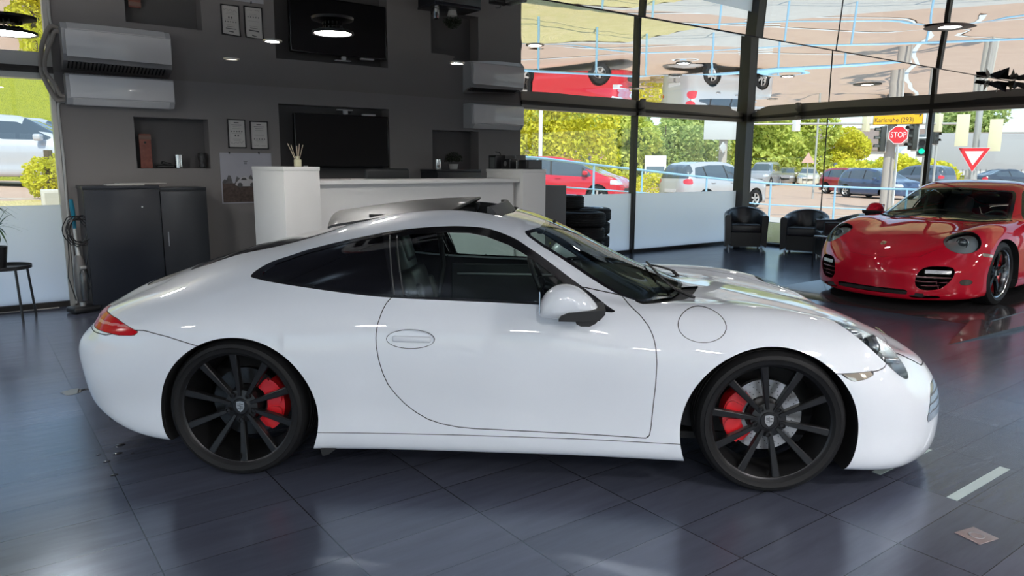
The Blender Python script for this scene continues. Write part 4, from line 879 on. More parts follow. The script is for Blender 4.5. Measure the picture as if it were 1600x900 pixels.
# reed diffuser
t = thing('reed_diffuser', 'pale glass reed diffuser with wooden sticks on the left counter block', 'diffuser', (-9.385, -2.0, 1.4225))
b = MB(); b.box(-.028, .028, -.028, .028, 0, .065, .008); b.lathe([(.014, .06), (.014, .085), (.018, .085), (.018, .092), (0, .092)], 16); b.build('bottle', mat('pale_glass', (.55, .53, .36), .15, 0, .6), t)
for k, (dx, dy) in enumerate(((-.085, .0), (-.045, .03), (-.01, -.02), (.03, .02), (.052, -.01), (.012, .04))): b = MB(); b.tube([(dx*.1, dy*.1, .03), (dx, dy, .205-.01*(k % 3))], .0028, 6); b.build('stick', mat('reed_wood', (.50, .42, .32), .7), t)
b = MB(); b.box(0, .30, 0, .2, 0, .004); b.box(.33, .53, .02, .18, 0, .006, 0, Matrix.Rotation(.25, 3, 'Z')); o = b.build('leaflets', mat('paper_white')); o.location = (-9.20, -1.95, 1.3008); tag(o, 'flat white leaflets lying at the left end of the counter top', 'papers')
t = thing('leaflet_holder', 'clear acrylic leaflet holder beside the left counter block', 'holder', (-9.235, -1.85, 1.3008)); b = MB(); b.box(0, .004, 0, .10, 0, .13); b.box(.05, .054, 0, .10, 0, .07); b.box(0, .054, 0, .10, 0, .004); b.build('acrylic', mat('acrylic', (.30, .31, .32), .08, 0, 1), t); b = MB(); b.box(.008, .03, .01, .09, .004, .10, 0, Matrix.Rotation(.12, 3, 'Y')); b.build('leaflet', mat('paper_white'), t)
# chair behind the counter
def office_chair(x, y, rz, lab):
    t = thing('office_chair', lab, 'chair', (x, y, 0), rz)
    b = MB(); b.box(-.25, .25, -.25, .25, .78, .88, .04); b.build('seat', mat('black_leather'), t)
    b = MB(); b.box(-.26, .26, .22, .28, .98, 1.405, .03, Matrix.Rotation(-.1, 3, 'X')); b.build('backrest', mat('black_leather'), t)
    b = MB(); b.tube([(0, .25, .80), (0, .30, .9), (0, .27, 1.1)], .025); b.build('back_support', blk, t)
    b = MB(); b.tube([(0, 0, .08), (0, 0, .80)], .03, 14); b.build('column', mat('chrome'), t)
    for k in range(5): a = 2*math.pi*k/5; b = MB(); b.tube([(0, 0, .10), (.28*math.cos(a), .28*math.sin(a), .06)], .02, 8); b.ball((.28*math.cos(a), .28*math.sin(a), .028), .028, 12, 8); b.build('leg', blk, t)
office_chair(-8.22, -1.22, math.pi, 'tall black office chair behind the white counter')
# back sideboard with cup and plant
sideboard(-6.98, -6.30, -.42, 1.385, sb, 'black back cabinet behind the right end of the counter')
b = MB(); b.lathe([(0, 0), (.04, 0), (.042, .01), (.040, .125), (.034, .13), (.034, .01), (0, .01)], 28); o = b.build('steel_tumbler', mat('chrome')); o.location = (-6.84, -.22, 1.386); tag(o, 'shiny metal tumbler on the black back cabinet', 'cup')
t = thing('potted_plant', 'round dark bushy plant in a low white pot on the black cabinet', 'plant', (-6.60, -.22, 1.386))
b = MB(); b.lathe([(0, 0), (.05, 0), (.066, .068), (.06, .068), (.05, .05), (0, .05)], 28); b.build('pot', mat('pot_white', (.6, .6, .58), .35), t)
random.seed(3); b = MB()
for k in range(900):
    a = random.random()*6.283; u = random.random()**.4; ph = math.acos(random.uniform(-.35, 1)); r_ = .125*u; c_ = Vector((r_*math.sin(ph)*math.cos(a), r_*math.sin(ph)*math.sin(a), .125+r_*.8*math.cos(ph))); d1 = Vector((random.gauss(0, 1), random.gauss(0, 1), random.gauss(0, 1))).normalized()*.011; d2 = d1.cross(Vector((random.gauss(0, 1), random.gauss(0, 1), random.gauss(0, 1)))).normalized()*.006
    b.add([c_-d1, c_+d2, c_+d1, c_-d2], [(0, 1, 2, 3)])
b.build('foliage', mat('box_leaf', (.018, .028, .014), .5), t)
# machines on the right counter block
t = thing('coffee_machine', 'black coffee machine with a grey front panel at the back of the right counter block', 'coffee machine', (-6.93, -1.66, 1.401)); b = MB(); b.box(0, .22, 0, .15, 0, .155, .01); b.build('body', blk, t); b = MB(); b.box(-.004, .0, .02, .12, .012, .13); b.build('front_panel', mat('mach_grey', (.10, .11, .11), .3), t)
t = thing('speaker_box', 'small black box with a round emblem on the right counter block', 'box', (-6.93, -1.93, 1.401)); b = MB(); b.box(0, .12, 0, .17, 0, .115, .006); b.build('body', blk, t); b = MB(); b.cyl((-.003, .085, .06), .028, .003, 24, 'x'); b.build('emblem', mat('emblem_grey', (.22, .22, .22), .3, .5), t)
t = thing('desk_printer', 'grey low printer standing behind the small black box', 'printer', (-6.80, -1.85, 1.401)); b = MB(); b.box(0, .16, 0, .30, .09, .155, .01); b.box(.01, .15, .02, .28, 0, .09, .008); b.build('body', mat('mach_mid', (.10, .10, .10), .4), t); b = MB(); b.tube([(.02, .3, .15), (.0, .3, .19), (-.05, .31, .195)], .006); b.build('lever', blk, t)
t = thing('card_terminal', 'dark grey box with an angled panel at the front corner of the right counter block', 'box', (-6.88, -2.17, 1.401)); b = MB(); b.box(0, .22, 0, .14, 0, .10, .006); b.build('body', blk, t); b = MB(); b.box(.03, .20, -.004, .0, .012, .09); b.build('panel', mat('mach_dark', (.07, .07, .075), .3), t)
t = thing('bottle', 'tiny pale stick bottle between the black boxes on the right block', 'bottle', (-6.90, -2.02, 1.401)); b = MB(); b.tube([(0, 0, 0), (0, 0, .09)], .006, 10); b.build('glass_body', mat('pale_grey', (.45, .45, .42), .3), t)
# tyres
tread = mat('tyre_rubber'); random.seed(7)
def tyre_mesh():
    b = MB(); R = .325; w2 = .102; prof = [(.215, w2-.02), (.225, w2-.004), (.26, w2), (.295, w2-.008), (.312, w2-.024), (.322, w2-.040)]
    for g in (.045, .015, -.015, -.045): prof += [(R, g+.010), (R-.009, g+.008), (R-.009, g+.002), (R, g)]
    prof += [(.322, -w2+.040), (.312, -w2+.024), (.295, -w2+.008), (.26, -w2), (.225, -w2+.004), (.215, -w2+.02)]
    b.lathe(prof, 72); 
    for k in range(60):
        a = 2*math.pi*k/60
        for z in (-.058, .058): b.box(.318, .3235, -.006, .006, z-.014, z+.014, 0, Matrix.Rotation(a, 3, 'Z'), (0, 0, 0))
    return b.build('car_tyre', tread, None, 30)
ty0 = tyre_mesh(); ty0.location = (-4.28, -.36, .102)
stacks = [(-4.28, -.36, 4, 'right tyre stack', ['bottom one', 'second lowest', 'third lowest', 'topmost']), (-4.86, -.40, 5, 'tall left tyre stack', ['bottom one', 'second lowest', 'middle one', 'second highest', 'topmost']), (-5.02, -1.02, 4, 'small front left tyre stack', ['bottom one', 'second lowest', 'third lowest', 'topmost'])]
first = True
for x, y, n_, lab, nm in stacks:
    for k in range(n_):
        o = ty0 if first else ty0.copy()
        if not first: COL.objects.link(o)
        first = False
        o.location = (x+random.uniform(-.012, .012), y+random.uniform(-.012, .012), .102+.2045*k); o.rotation_euler = (0, 0, random.random()*6)
        tag(o, 'black car tyre, %s of the %s' % (nm[k], lab), 'tyre', 'stacked tyres by the rear window')
def alloy_wheel(x, y, z, lab):
    t = thing('alloy_wheel', lab, 'wheel', (x, y, z), random.random()); am = mat('alloy_silver', (.60, .62, .64), .15, 1)
    b = MB(); b.lathe([(.214, -.08), (.20, -.06), (.195, .05), (.205, .07), (.216, .078), (.212, .084), (.20, .076)], 48); b.build('rim_barrel', am, t)
    for k in range(5): b = MB(); b.prism([(.03, -.03), (.20, -.045), (.20, -.018), (.10, 0), (.20, .018), (.20, .045), (.03, .03)], .03, 'xy', .03); b.v = [tuple(Matrix.Rotation(2*math.pi*k/5, 3, 'Z')@Vector(v)) for v in b.v]; b.build('spoke', am, t)
    b = MB(); b.cyl((0, 0, .03), .055, .034, 24); b.build('hub', am, t)
alloy_wheel(-4.28, -.36, .735, 'silver alloy wheel lying inside the top tyre of the right tyre stack'); alloy_wheel(-4.86, -.40, .94, 'silver alloy wheel lying inside the top tyre of the tall left tyre stack')
# tub chairs
def tub_chair(x, y, rz, lab):
    t = thing('tub_chair', lab, 'chair', (x, y, 0), rz); lm = mat('chair_leather', (.020, .020, .024), .33, 0, .15, bump=(120, .15, .002))
    n = 28; V = []; ro, ri = .345, .255
    outl = []
    for k in range(n+1):
        a = math.pi*k/n; outl.append((math.cos(a), math.sin(a)))
    pts = [(1, -.95)]+outl+[(-1, -.95)]; S_ = []
    for i, (cx, cy) in enumerate(pts):
        f = max(0, cy); top = .60+.12*f
        for rr, z, ou in ((ro, .045, 1), (ro+.012, .35, 1), (ro+.022, top-.05, 1), (ro+.015, top-.01, 1), (ro-.015, top+.008, 1), (ri+.02, top, 0), (ri+.002, top-.03, 0), (ri, .40, 0), (ri, .10, 0)):
            y_ = cy*rr if cy > 0 else cy*.31; x_ = (rr if cx > 0 else -rr) if abs(cy+.95) < 1e-6 else cx*rr; S_.append((x_, y_, z))
    q = 9; F = [(i*q+j, i*q+(j+1) % q, (i+1)*q+(j+1) % q, (i+1)*q+j) for i in range(len(pts)-1) for j in range(q)]+[tuple(range(q)), tuple((len(pts)-1)*q+j for j in range(q))]
    b = MB(); b.add(S_, F); b.build('shell', lm, t, 50)
    b = MB(); b.box(-.25, .25, -.315, .20, .30, .445, .03); b.build('seat', lm, t, 60)
    b = MB(); b.box(-.25, .25, -.295, .20, .06, .30); b.build('base', blk, t)
    for sx in (-.27, .27):
        for sy in (-.25, .22): b = MB(); b.cyl((sx, sy, 0), .022, .05, 14); b.build('leg', mat('chrome'), t)
CH = [(-.76, -.60, -.85, 'black leather tub chair beside the corner post'), (-.50, -1.62, -1.15, 'black leather tub chair in the middle of the row under the window wall'), (-.85, -2.42, -2.4, 'black leather tub chair turned sideways behind the red car, beside the small table'), (-.42, -3.0, -1.4, 'black leather tub chair partly hidden behind the red car headlight')]
for c_ in CH: tub_chair(*c_)
t = thing('side_table', 'small table with a thin black frame by the red car nose', 'table', (-1.70, -2.82, 0)); b = MB(); b.box(-.2, .2, -.2, .2, .425, .445, .004); b.build('tabletop', mat('table_top', (.22, .23, .24), .12, 0, .6), t)
for sx in (-.19, .19):
    for sy in (-.19, .19): b = MB(); b.box(sx-.01, sx+.01, sy-.01, sy+.01, 0, .425); b.build('leg', blk, t)
# vacuum cleaner
t = thing('upright_vacuum', 'grey upright vacuum cleaner with teal handle at the left end of the wall', 'vacuum cleaner', (-11.02, -.42, 0), .35); vg = mat('vac_grey', (.13, .125, .12), .3, .3, .5)
b = MB(); b.box(-.13, .13, -.10, .08, .005, .065, .02); b.build('floor_head', blk, t)
b = MB(); b.lathe([(0, .10), (.035, .10), (.05, .16), (.062, .26), (.06, .42), (.045, .52), (.03, .56), (0, .56)], 24, c=(0, .0, 0)); b.build('motor_body', vg, t, 50)
b = MB(); b.lathe([(0, .12), (.03, .12), (.036, .2), (.036, .38), (.02, .42), (0, .42)], 20, c=(.0, -.055, 0)); b.build('dust_cup', mat('vac_dark', (.03, .03, .03), .15, 0, 1), t, 50)
b = MB(); b.box(-.03, .03, -.075, -.05, .43, .46, .004); b.build('label_plate', mat('vac_silver', (.5, .5, .48), .3, .6), t)
b = MB(); b.tube([(0, .0, .05), (0, .0, .12)], .03, 14); b.tube([(0, 0, .54), (0, .02, .66), (0, .03, .84)], [.022, .016, .015], 12); b.build('tube', mat('vac_silver'), t)
b = MB(); b.tube([(0, .03, .82), (-.005, .02, .93), (-.02, .0, 1.02), (-.03, -.01, 1.10)], [.016, .019, .022, .016], 14); b.build('handle', mat('teal_plastic', (.01, .17, .26), .35), t, 50)
b = MB(); random.seed(5)
for k in range(6):
    cx, r_, ph = random.uniform(-.03, .03), random.uniform(.085, .125), random.random(); b.tube([(cx+r_*math.cos(a+ph), -.04-.02*k/6+.02*math.sin(a), .80+r_*1.2*math.sin(a+ph)+random.uniform(-.01, .01)) for a in [2*math.pi*q/28 for q in range(28)]], .0055, 6, closed=True)
b.tube([(.07, -.03, .74), (.10, 0, .6), (.075, .03, .42), (.1, .02, .25), (.03, .05, .10)], .005, 6); b.tube([(-.10, -.03, .76), (-.09, 0, .55), (-.10, .03, .35), (-.06, .0, .12)], .005, 6); b.build('power_cord', blk, t)
b = MB(); b.tube([(-11.2, -.15, .02), (-11.35, -.13, .015), (-11.8, -.10, .012), (-12.6, -.1, .012)], .006, 6); tag(b.build('floor_cable', hose), 'thin grey cable lying along the foot of the left window', 'cable')
# stool with plant
t = thing('plant_stool', 'small round black metal stool at the left edge under the plant', 'stool', (-11.64, -.42, 0)); b = MB(); b.lathe([(0, .475), (.225, .475), (.235, .48), (.235, .51), (.228, .51), (.226, .485), (0, .485)], 40); b.build('tray', blk, t)
for k in range(4): a = math.radians(25+90*k); b = MB(); b.tube([(.215*math.cos(a), .215*math.sin(a), .485), (.255*math.cos(a), .255*math.sin(a), 0)], .011, 8); b.build('leg', blk, t)
t = thing('yucca_plant', 'spiky green yucca in a black pot on the black stool', 'plant', (-11.68, -.42, .486)); b = MB(); b.lathe([(0, 0), (.075, 0), (.10, .20), (.092, .20), (.07, .03), (0, .03)], 28); b.lathe([(0, .17), (.092, .17)], 28); b.build('pot', blk, t)
b = MB(); b.tube([(0, 0, .15), (.02, 0, .27), (.035, .0, .40)], [.016, .014, .012], 8); b.tube([(-.01, .01, .15), (-.03, .02, .40), (-.03, .0, .60)], [.016, .013, .011], 8); b.build('stem', mat('stem_brown', (.16, .13, .06), .7), t)
random.seed(11)
for bx_, bz_, n_, L_ in ((.035, .37, 22, .27), (-.03, .60, 26, .30)):
    b = MB()
    for k in range(n_):
        a = random.random()*6.283; el = random.uniform(-.35, 1.25); le = L_*random.uniform(.7, 1.1); prev = []
        for q in range(6):
            s_ = q/5; h_ = Vector((math.cos(a), math.sin(a), 0)); p = Vector((bx_, 0, bz_))+h_*(le*s_*math.cos(el))+Vector((0, 0, le*s_*math.sin(el)-.10*s_*s_)); wv = Vector((-math.sin(a), math.cos(a), 0))*(.012*(1-s_)**.6*(.4+s_*2 if s_ < .3 else 1)); prev += [p-wv, p+wv+Vector((0, 0, .001))]
        b.add(prev, [(2*q, 2*q+1, 2*q+3, 2*q+2) for q in range(5)])
    b.build('leaf_tuft', mat('yucca_leaf', (.045, .085, .025), .4), t, 60)
# floor marks
tape = mat('tape_pale', (.42, .50, .50), .45)
for (x0, x1, y0, y1, lab) in ((-8.475, -7.90, -7.362, -7.318, 'pale adhesive floor strip right of the white car nose'), (-8.475, -7.95, -7.022, -6.980, 'pale adhesive floor strip running under the white front bumper')):
    b = MB(); b.box(x0, x1, y0, y1, .0004, .0022); tag(b.build('floor_tape', tape), lab, 'tape')
t = thing('floor_socket', 'square steel floor socket plate with a round lid, set in the tiles', 'floor socket', (-8.748, -7.547, 0), math.radians(-13)); b = MB(); b.box(-.058, .058, -.052, .052, .0004, .004, .001); b.build('plate', mat('brushed_steel', (.38, .31, .31), .35, .7), t); b = MB(); b.lathe([(0, .0035), (.020, .0035), (.024, .006), (.028, .006), (.029, .004)], 28); b.build('lid', mat('lid_grey', (.30, .29, .31), .4, .5), t)
# low display platform under the red car
b = MB(); b.prism([(-4.45, 0.0004), (-4.30, .046), (-.12, .046), (-.12, .0004)], 2.30, 'xz', -5.92); tag(b.build('display_platform', mat('platform_black', (.03, .028, .03), .18, 0, .3)), 'low black display platform under the red sports car', 'platform')
b = MB(); b.add([(-5.46, -6.03, .0006), (-4.46, -5.80, .0006), (-4.46, -6.14, .0006), (-4.46, -5.80, .044), (-4.46, -6.14, .03), (-3.2, -6.20, .0006), (-3.2, -5.93, .0006), (-3.2, -6.20, .03), (-3.2, -5.93, .044)], [(0, 1, 2), (0, 4, 3), (0, 2, 4), (0, 3, 1), (3, 4, 7, 8), (2, 5, 7, 4), (1, 3, 8, 6), (5, 6, 8, 7), (1, 6, 5, 2)]); tag(b.build('access_ramp', mat('ramp_grey', (.05, .05, .052), .25, .4, .3, bump=(80, .4, .004))), 'thin dark wedge ramp lying beside the red car platform', 'ramp')
# water spots on the floor at the left
random.seed(2); wet = mat('water_film', (.03, .03, .033), .04, 0, 1)
def puddle(x, y, r, lab, n_=22):
    b = MB(); ph = [random.uniform(.65, 1.25) for _ in range(n_)]; P_ = smooth_poly([(x+r*ph[k]*math.cos(2*math.pi*k/n_), y+r*.8*ph[k]*math.sin(2*math.pi*k/n_)) for k in range(n_)], 3); b.prism([tuple(p) for p in P_], .0012, 'xy', .0004); tag(b.build('water_spot', wet), lab, 'puddle')
puddle(-11.415, -3.315, .075, 'small wet patch on the tiles behind the white car tail')
for k, (px, py, lb) in enumerate([(-11.44, -4.58, 'water drop farthest left in the sprinkle below the white car tail'), (-11.42, -4.70, 'water drop lying on the tile joint below the white tail'), (-11.33, -4.50, 'water drop nearest the rear bumper in the sprinkle'), (-11.30, -4.66, 'elongated water drop right of the long tile joint'), (-11.417, -4.90, 'water drop nearest the photographer in the sprinkle'), (-11.36, -4.62, 'tiny water drop in the middle of the sprinkle')]):
    b = MB(); b.ball((px, py, .001), .007+.004*(k % 3), 10, 6, (1.6, 1, .35)); tag(b.build('water_drop', wet), lb, 'water drop', 'water drops below the tail')
# ------------------------------------------------------------------ outside: ground
def gh(x, y):
    g = float(np.interp(x, [-30, -10.8, -2.9, .9, 2.8, 4.2, 6, 12, 60], [1.3, .80, .58, .33, .16, .02, -.08, -.15, -.15]))
    g += .02*max(0, min(y, 15)-3)*max(0, min(1, (12-x)/6))
    t = min(1, max(0, (y-.3)/1.8)) if x < .2 else 1; t = t*t*(3-2*t); u = min(1, max(0, (x-.1)/1.5)) if y < .3 else 1
    e = max(t if x < .2 else 0, u if x > .0 else 0); e = e if y > -.2 or x > 0 else 1
    return g*e-.03*(1-e) if (y > 0 or x > 0) else -.2
asph = mat('asphalt', (.50, .33, .24), .85, noise=(1.3, .35, (.58, .40, .29)), bump=(60, .2, .01)); grass_m = mat('dry_grass', (.72, .57, .30), .9, noise=(3.5, .3, (.60, .50, .20)), bump=(25, .8, .05)); white_p = mat('road_paint', (.72, .70, .66), .7); kerb_m = mat('kerb_stone', (.58, .53, .47), .8, noise=(4, .3, (.50, .45, .40)))
def sheet(name, x0, x1, y0, y1, m_, dz=0, st=1.0, kind='structure', extra=None):
    nx = max(1, int((x1-x0)/st)); ny = max(1, int((y1-y0)/st)); V = [(x0+(x1-x0)*i/nx, y0+(y1-y0)*j/ny, gh(x0+(x1-x0)*i/nx, y0+(y1-y0)*j/ny)+dz+(extra(x0+(x1-x0)*i/nx, y0+(y1-y0)*j/ny) if extra else 0)) for i in range(nx+1) for j in range(ny+1)]
    F = [(i*(ny+1)+j, (i+1)*(ny+1)+j, (i+1)*(ny+1)+j+1, i*(ny+1)+j+1) for i in range(nx) for j in range(ny)]
    o = mk(name, V, F, m_, None, 60); 
    if kind: o['kind'] = kind
    return o
sheet('road', -70, 160, .3, 120, asph, st=1.15); sheet('road_side', .06, 160, -60, .3, asph, -.0, st=1.5)
b = MB(); b.box(-90, 160, -90, YB-.3, -.3, -.06); b.box(-90, XL-.2, YB-.3, 2, -.3, -.06); struct(b.build('forecourt', mat('paving', (.36, .35, .34), .8, noise=(2, .3, (.30, .29, .28)))))
tag(sheet('grass_strip', -20, 1.6, .35, 4.8, grass_m, .03, .3, 'stuff', lambda x, y: .02*math.sin(x*9)*math.sin(y*11)), 'strip of dry golden grass along the foot of the rear windows', 'grass')
tag(sheet('grass_verge', .25, 3.6, -14, .35, grass_m, .03, .3, 'stuff', lambda x, y: .02*math.sin(x*9)*math.sin(y*11)), 'strip of dry golden grass below the right-hand windows', 'grass')
sheet('kerb_1', 3.6, 3.9, -14, .35, kerb_m, .05, .3); sheet('kerb_2', -20, 1.6, 4.8, 5.1, kerb_m, .05, .3); sheet('pavement', 1.6, 7.4, .35, 5.1, kerb_m, .03, .3); sheet('pavement_side', 3.9, 7.6, -14, .35, kerb_m, .03, .4)
tag(sheet('grass_island', 3.0, 9.0, 12.0, 24, mat('lawn', (.20, .26, .03), .9, noise=(5, .3, (.30, .34, .05))), .05, .6, 'stuff'), 'green lawn under the big hedge behind the red hatchback', 'grass')
def stripe(pts, w_, lab, m_=white_p):
    V = []; P_ = smooth_poly(pts, 14, False); 
    for i, p in enumerate(P_):
        d = P_[min(i+1, len(P_)-1)]-P_[max(i-1, 0)]; d = d/np.linalg.norm(d); n_ = np.array([-d[1], d[0]])*w_/2
        for q in (p+n_, p-n_): V.append((q[0], q[1], gh(*q)+.012))
    o = mk('road_marking', V, [(2*i, 2*i+1, 2*i+3, 2*i+2) for i in range(len(P_)-1)], m_, None, 60); tag(o, lab, 'road marking')
stripe([(-6, 7.4), (0, 6.6), (6, 4.6), (9, 2.0), (12, -3)], .16, 'long curved white road line nearest the railing')
stripe([(-8, 9.4), (0, 8.4), (7, 6.4), (12, 3.6), (18, 0)], .14, 'second long white road line beyond the first curved line')
stripe([(10, -3), (20, 2), (34, 6)], .16, 'straight white lane line in front of the blue car')
stripe([(13, -6), (24, -1), (40, 3)], .16, 'white lane line nearest the red coupe window')
stripe([(9, 0), (18, 6), (34, 12)], .16, 'white lane line running towards the pale hatchback')
for k in range(9): stripe([(4.6+.42*k, 3.9+.30*k), (5.2+.42*k, 3.1+.30*k)], .22, 'short white bar, number %s of the ladder crossing from the railing' % ['one', 'two', 'three', 'four', 'five', 'six', 'seven', 'eight', 'nine'][k])
# ------------------------------------------------------------------ railing
blue = mat('railing_blue', (.30, .52, .72), .4); RP = [(-7.4, 2.8), (-5.2, 2.7), (-2.9, 2.65), (-1.0, 3.1), (.9, 3.5), (2.8, 3.15), (4.2, 2.3), (5.4, 1.3), (6.1, -.1), (6.5, -2.2), (6.8, -4.6), (7.0, -7.0), (7.1, -9.5)]
t = thing('street_railing', 'pale blue tubular railing with two rails running round the street corner', 'railing', (0, 0, 0)); P_ = smooth_poly(RP, 6, False)
b = MB(); b.tube([(p[0], p[1], gh(*p)+1.0) for p in P_], .026, 10); b.build('top_rail', blue, t); b = MB(); b.tube([(p[0], p[1], gh(*p)+.48) for p in P_], .015, 8); b.build('lower_rail', blue, t)
for p in RP: b = MB(); b.tube([(p[0], p[1], gh(*p)-.05), (p[0], p[1], gh(*p)+1.0)], .024, 10); b.build('post', blue, t)
# ------------------------------------------------------------------ street cars
def street_car(name, lab, cat, x, y, rz, prm, col, group=None, lamps_rear=True, z=None):
    L, W_, H_ = prm['L'], prm['W'], prm['H']; hb = prm['belt']; top = prm['top']; blt = prm.get('beltp', [(-L/2, hb), (L/2, hb-.06)])
    xs = [p[0] for p in top]; tz = lambda q: float(np.interp(q, xs, [p[1] for p in top])); bz = lambda q: min(float(np.interp(q, [p[0] for p in blt], [p[1] for p in blt])), tz(q)-.012)
    n_ = 19; cols = []
    for i in range(n_):
        s_ = -1+2*i/(n_-1); X_ = s_*L/2*.985; e = abs(s_)**8; fr_ = abs(s_)**14; wf = W_/2*(1-.10*abs(s_)**3); X_ = X_
        if i in (0, n_-1): wf = .0; sg_ = 1 if s_ > 0 else -1; X_ = sg_*L/2
        Z_t, Z_b = tz(X_), bz(X_); gr_ = max(0, Z_t-Z_b)
        r_ = [(.90, .20), (.97, .22), (1.0, .42), (1.0, .60), (.985, Z_b-.08), (.95, Z_b), (.95-.17*min(1, gr_/.45), Z_b+gr_*.55), (.95-.31*min(1, gr_/.45), Z_b+gr_*.90), (.42, Z_t-.006*1), (0, Z_t)]
        bulge_ = 0
        cols.append([(X_*(1 if i not in (0, n_-1) else 1.0), a*wf, zz) for a, zz in r_])
    for i in (1, n_-2): cols[i] = [(q[0]*1.02, q[1]*.93, q[2]) for q in cols[i]]
    S = net_surface(np.array(cols), .05, .05)
    ax = prm['axles']; R = prm.get('R', .32); T = thing(name, lab, cat, (x, y, gh(x, y) if z is None else z), rz, group)
    cm = mat('car_'+'_'.join('%d' % int(c*99) for c in col), col, .3, .2, 1.0); gl = mat('car_window_dark', (.06, .08, .10), .04, 0, 1); bl_ = mat('black_plastic', (.018, .018, .019), .5)
    body = S
    for a in ax: _, body = split(body, circ_f(a, R, R+.06, .4))
    sidew, body = split(body, side_f(prm['win'], .2, False))
    pil = Piece(np.zeros((0, 3)), np.zeros((0, 3)), [])
    for px_ in prm['pillars']: a_, sidew = split(sidew, lambda V, px_=px_: np.abs(V[:, 0]-px_+.15*(V[:, 2]-hb))-.035); pil = pil.join(a_)
    fx0, fx1 = prm['screen']; rx0, rx1 = prm['rear']
    scf = lambda V, a=fx0, c=fx1: np.maximum(np.maximum(a-V[:, 0], V[:, 0]-c), np.maximum(hb+.0-V[:, 2], V[:, 1]-(W_*.40-.10*(V[:, 2]-hb))))
    rwf = lambda V, a=rx0, c=rx1: np.maximum(np.maximum(a-V[:, 0], V[:, 0]-c), np.maximum(np.maximum(hb+.04-V[:, 2], V[:, 2]-H_+.10), V[:, 1]-(W_*.38-.08*(V[:, 2]-hb))))
    sc, body = split(body, scf); rw, body = split(body, rwf)
    hlf = lambda V: np.maximum(np.maximum(L/2-.42-V[:, 0], np.abs(V[:, 2]-prm.get('hlz', .68))-.075), W_*.27-V[:, 1])
    tlf = lambda V: np.maximum(np.maximum(V[:, 0]+L/2-.30, np.hypot((V[:, 2]-prm.get('tlz', .86))/.85, (V[:, 1]-W_*.40)*.62)-.12), W_*.22-V[:, 1])
    hl, body = split(body, hlf); tl, body = split(body, tlf)
    gr, body = split(body, lambda V: np.maximum(np.maximum(L/2-.3-V[:, 0], np.abs(V[:, 2]-.50)-.07), V[:, 1]-W_*.26))
    E = lambda nm, p, m_, off=0: emit_piece(nm, p, m_, T, off) if p.F else None
    E('body_shell', body.both(), cm); E('windscreen', sc.both(), gl); E('rear_window', rw.both(), gl); E('window_pillar', pil.both(), mat('black_plastic'))
    E('grille', gr.both(), mat('grille_black', (.02, .02, .02), .4))
    for s in (1, -1):
        f = (lambda p: p) if s > 0 else (lambda p: p.mirror()); E('side_window', f(sidew), gl); E('headlight', f(hl), mat('head_clear', (.70, .72, .74), .1, .3, 1)); E('tail_light', f(tl), mat('tail_bright', (.62, .02, .03), .15, 0, 1))
        for a in ax:
            b = MB(); yo = s*(W_/2-.02); b.lathe([(R*.62, yo-s*.01), (R*.72, yo), (R*.94, yo-s*.01), (R, yo-s*.05), (R, yo-s*.2), (R*.6, yo-s*.2)], 28, c=(a, 0, R), axis='y'); w_ = b.build('tyre', mat('tyre_rubber'), T)
            b = MB(); b.lathe([(R*.62, yo-s*.01), (R*.55, yo-s*.05)], 28, c=(a, 0, R), axis='y')
            for k in range(5): q = 2*math.pi*k/5; b.box(a-.03, a+.03, min(yo-s*.03, yo-s*.045), max(yo-s*.03, yo-s*.045), R, R+R*.6, 0, Matrix.Rotation(q, 3, 'Y'), (a, 0, R))
            b.build('wheel_rim', mat('rim_silver', (.62, .62, .62), .3, .6), w_)
            b = MB(); q = 20; b.add([(a+(R+.07)*math.cos(math.pi*k/q), s*.42, R+(R+.07)*math.sin(math.pi*k/q)) for k in range(q+1)]+[(a, s*.42, .1)], [(k, k+1, q+1) for k in range(q)]); b.build('arch_liner', bl_, T)
        b = MB(); mx_ = prm['mirror']; b.box(mx_-.08, mx_+.08, min(s*(W_/2-.02), s*(W_/2+.14)), max(s*(W_/2-.02), s*(W_/2+.14)), hb+.0, hb+.14, .04); b.build('door_mirror', cm, T, 60)
        for hx in prm['handles']: b = MB(); b.box(hx-.10, hx+.10, min(s*(W_/2-.01), s*(W_/2+.02)), max(s*(W_/2-.01), s*(W_/2+.02)), hb-.12, hb-.09, .01); b.build('door_handle', cm, T)
    b = MB(); b.box(-L/2-.012, -L/2+.05, -.26, .26, prm.get('plz', .55), prm.get('plz', .55)+.11); b.build('number_plate', mat('plate_white', (.6, .6, .6), .4), T)
    b = MB(); b.box(-L/2+.25, L/2-.25, -W_*.43, W_*.43, .20, .42); b.build('underbody', bl_, T)
    return T
HATCH = dict(L=4.3, W=1.78, H=1.5, belt=.92, top=[(-2.15,.55),(-2.13,.95),(-2.0,1.15),(-1.75,1.42),(-1.2,1.50),(-.3,1.52),(.4,1.42),(.95,1.12),(1.15,1.0),(1.7,.90),(2.0,.78),(2.13,.62),(2.15,.45)], axles=(-1.28, 1.32), win=[(-1.78,1.0),(-1.62,1.30),(-1.0,1.40),(-.2,1.41),(.35,1.33),(.95,.98),(.9,.94)], pillars=(-1.15, -.15), screen=(.42, 1.13), rear=(-2.2, -1.7), mirror=.72, handles=(-.95, .02))
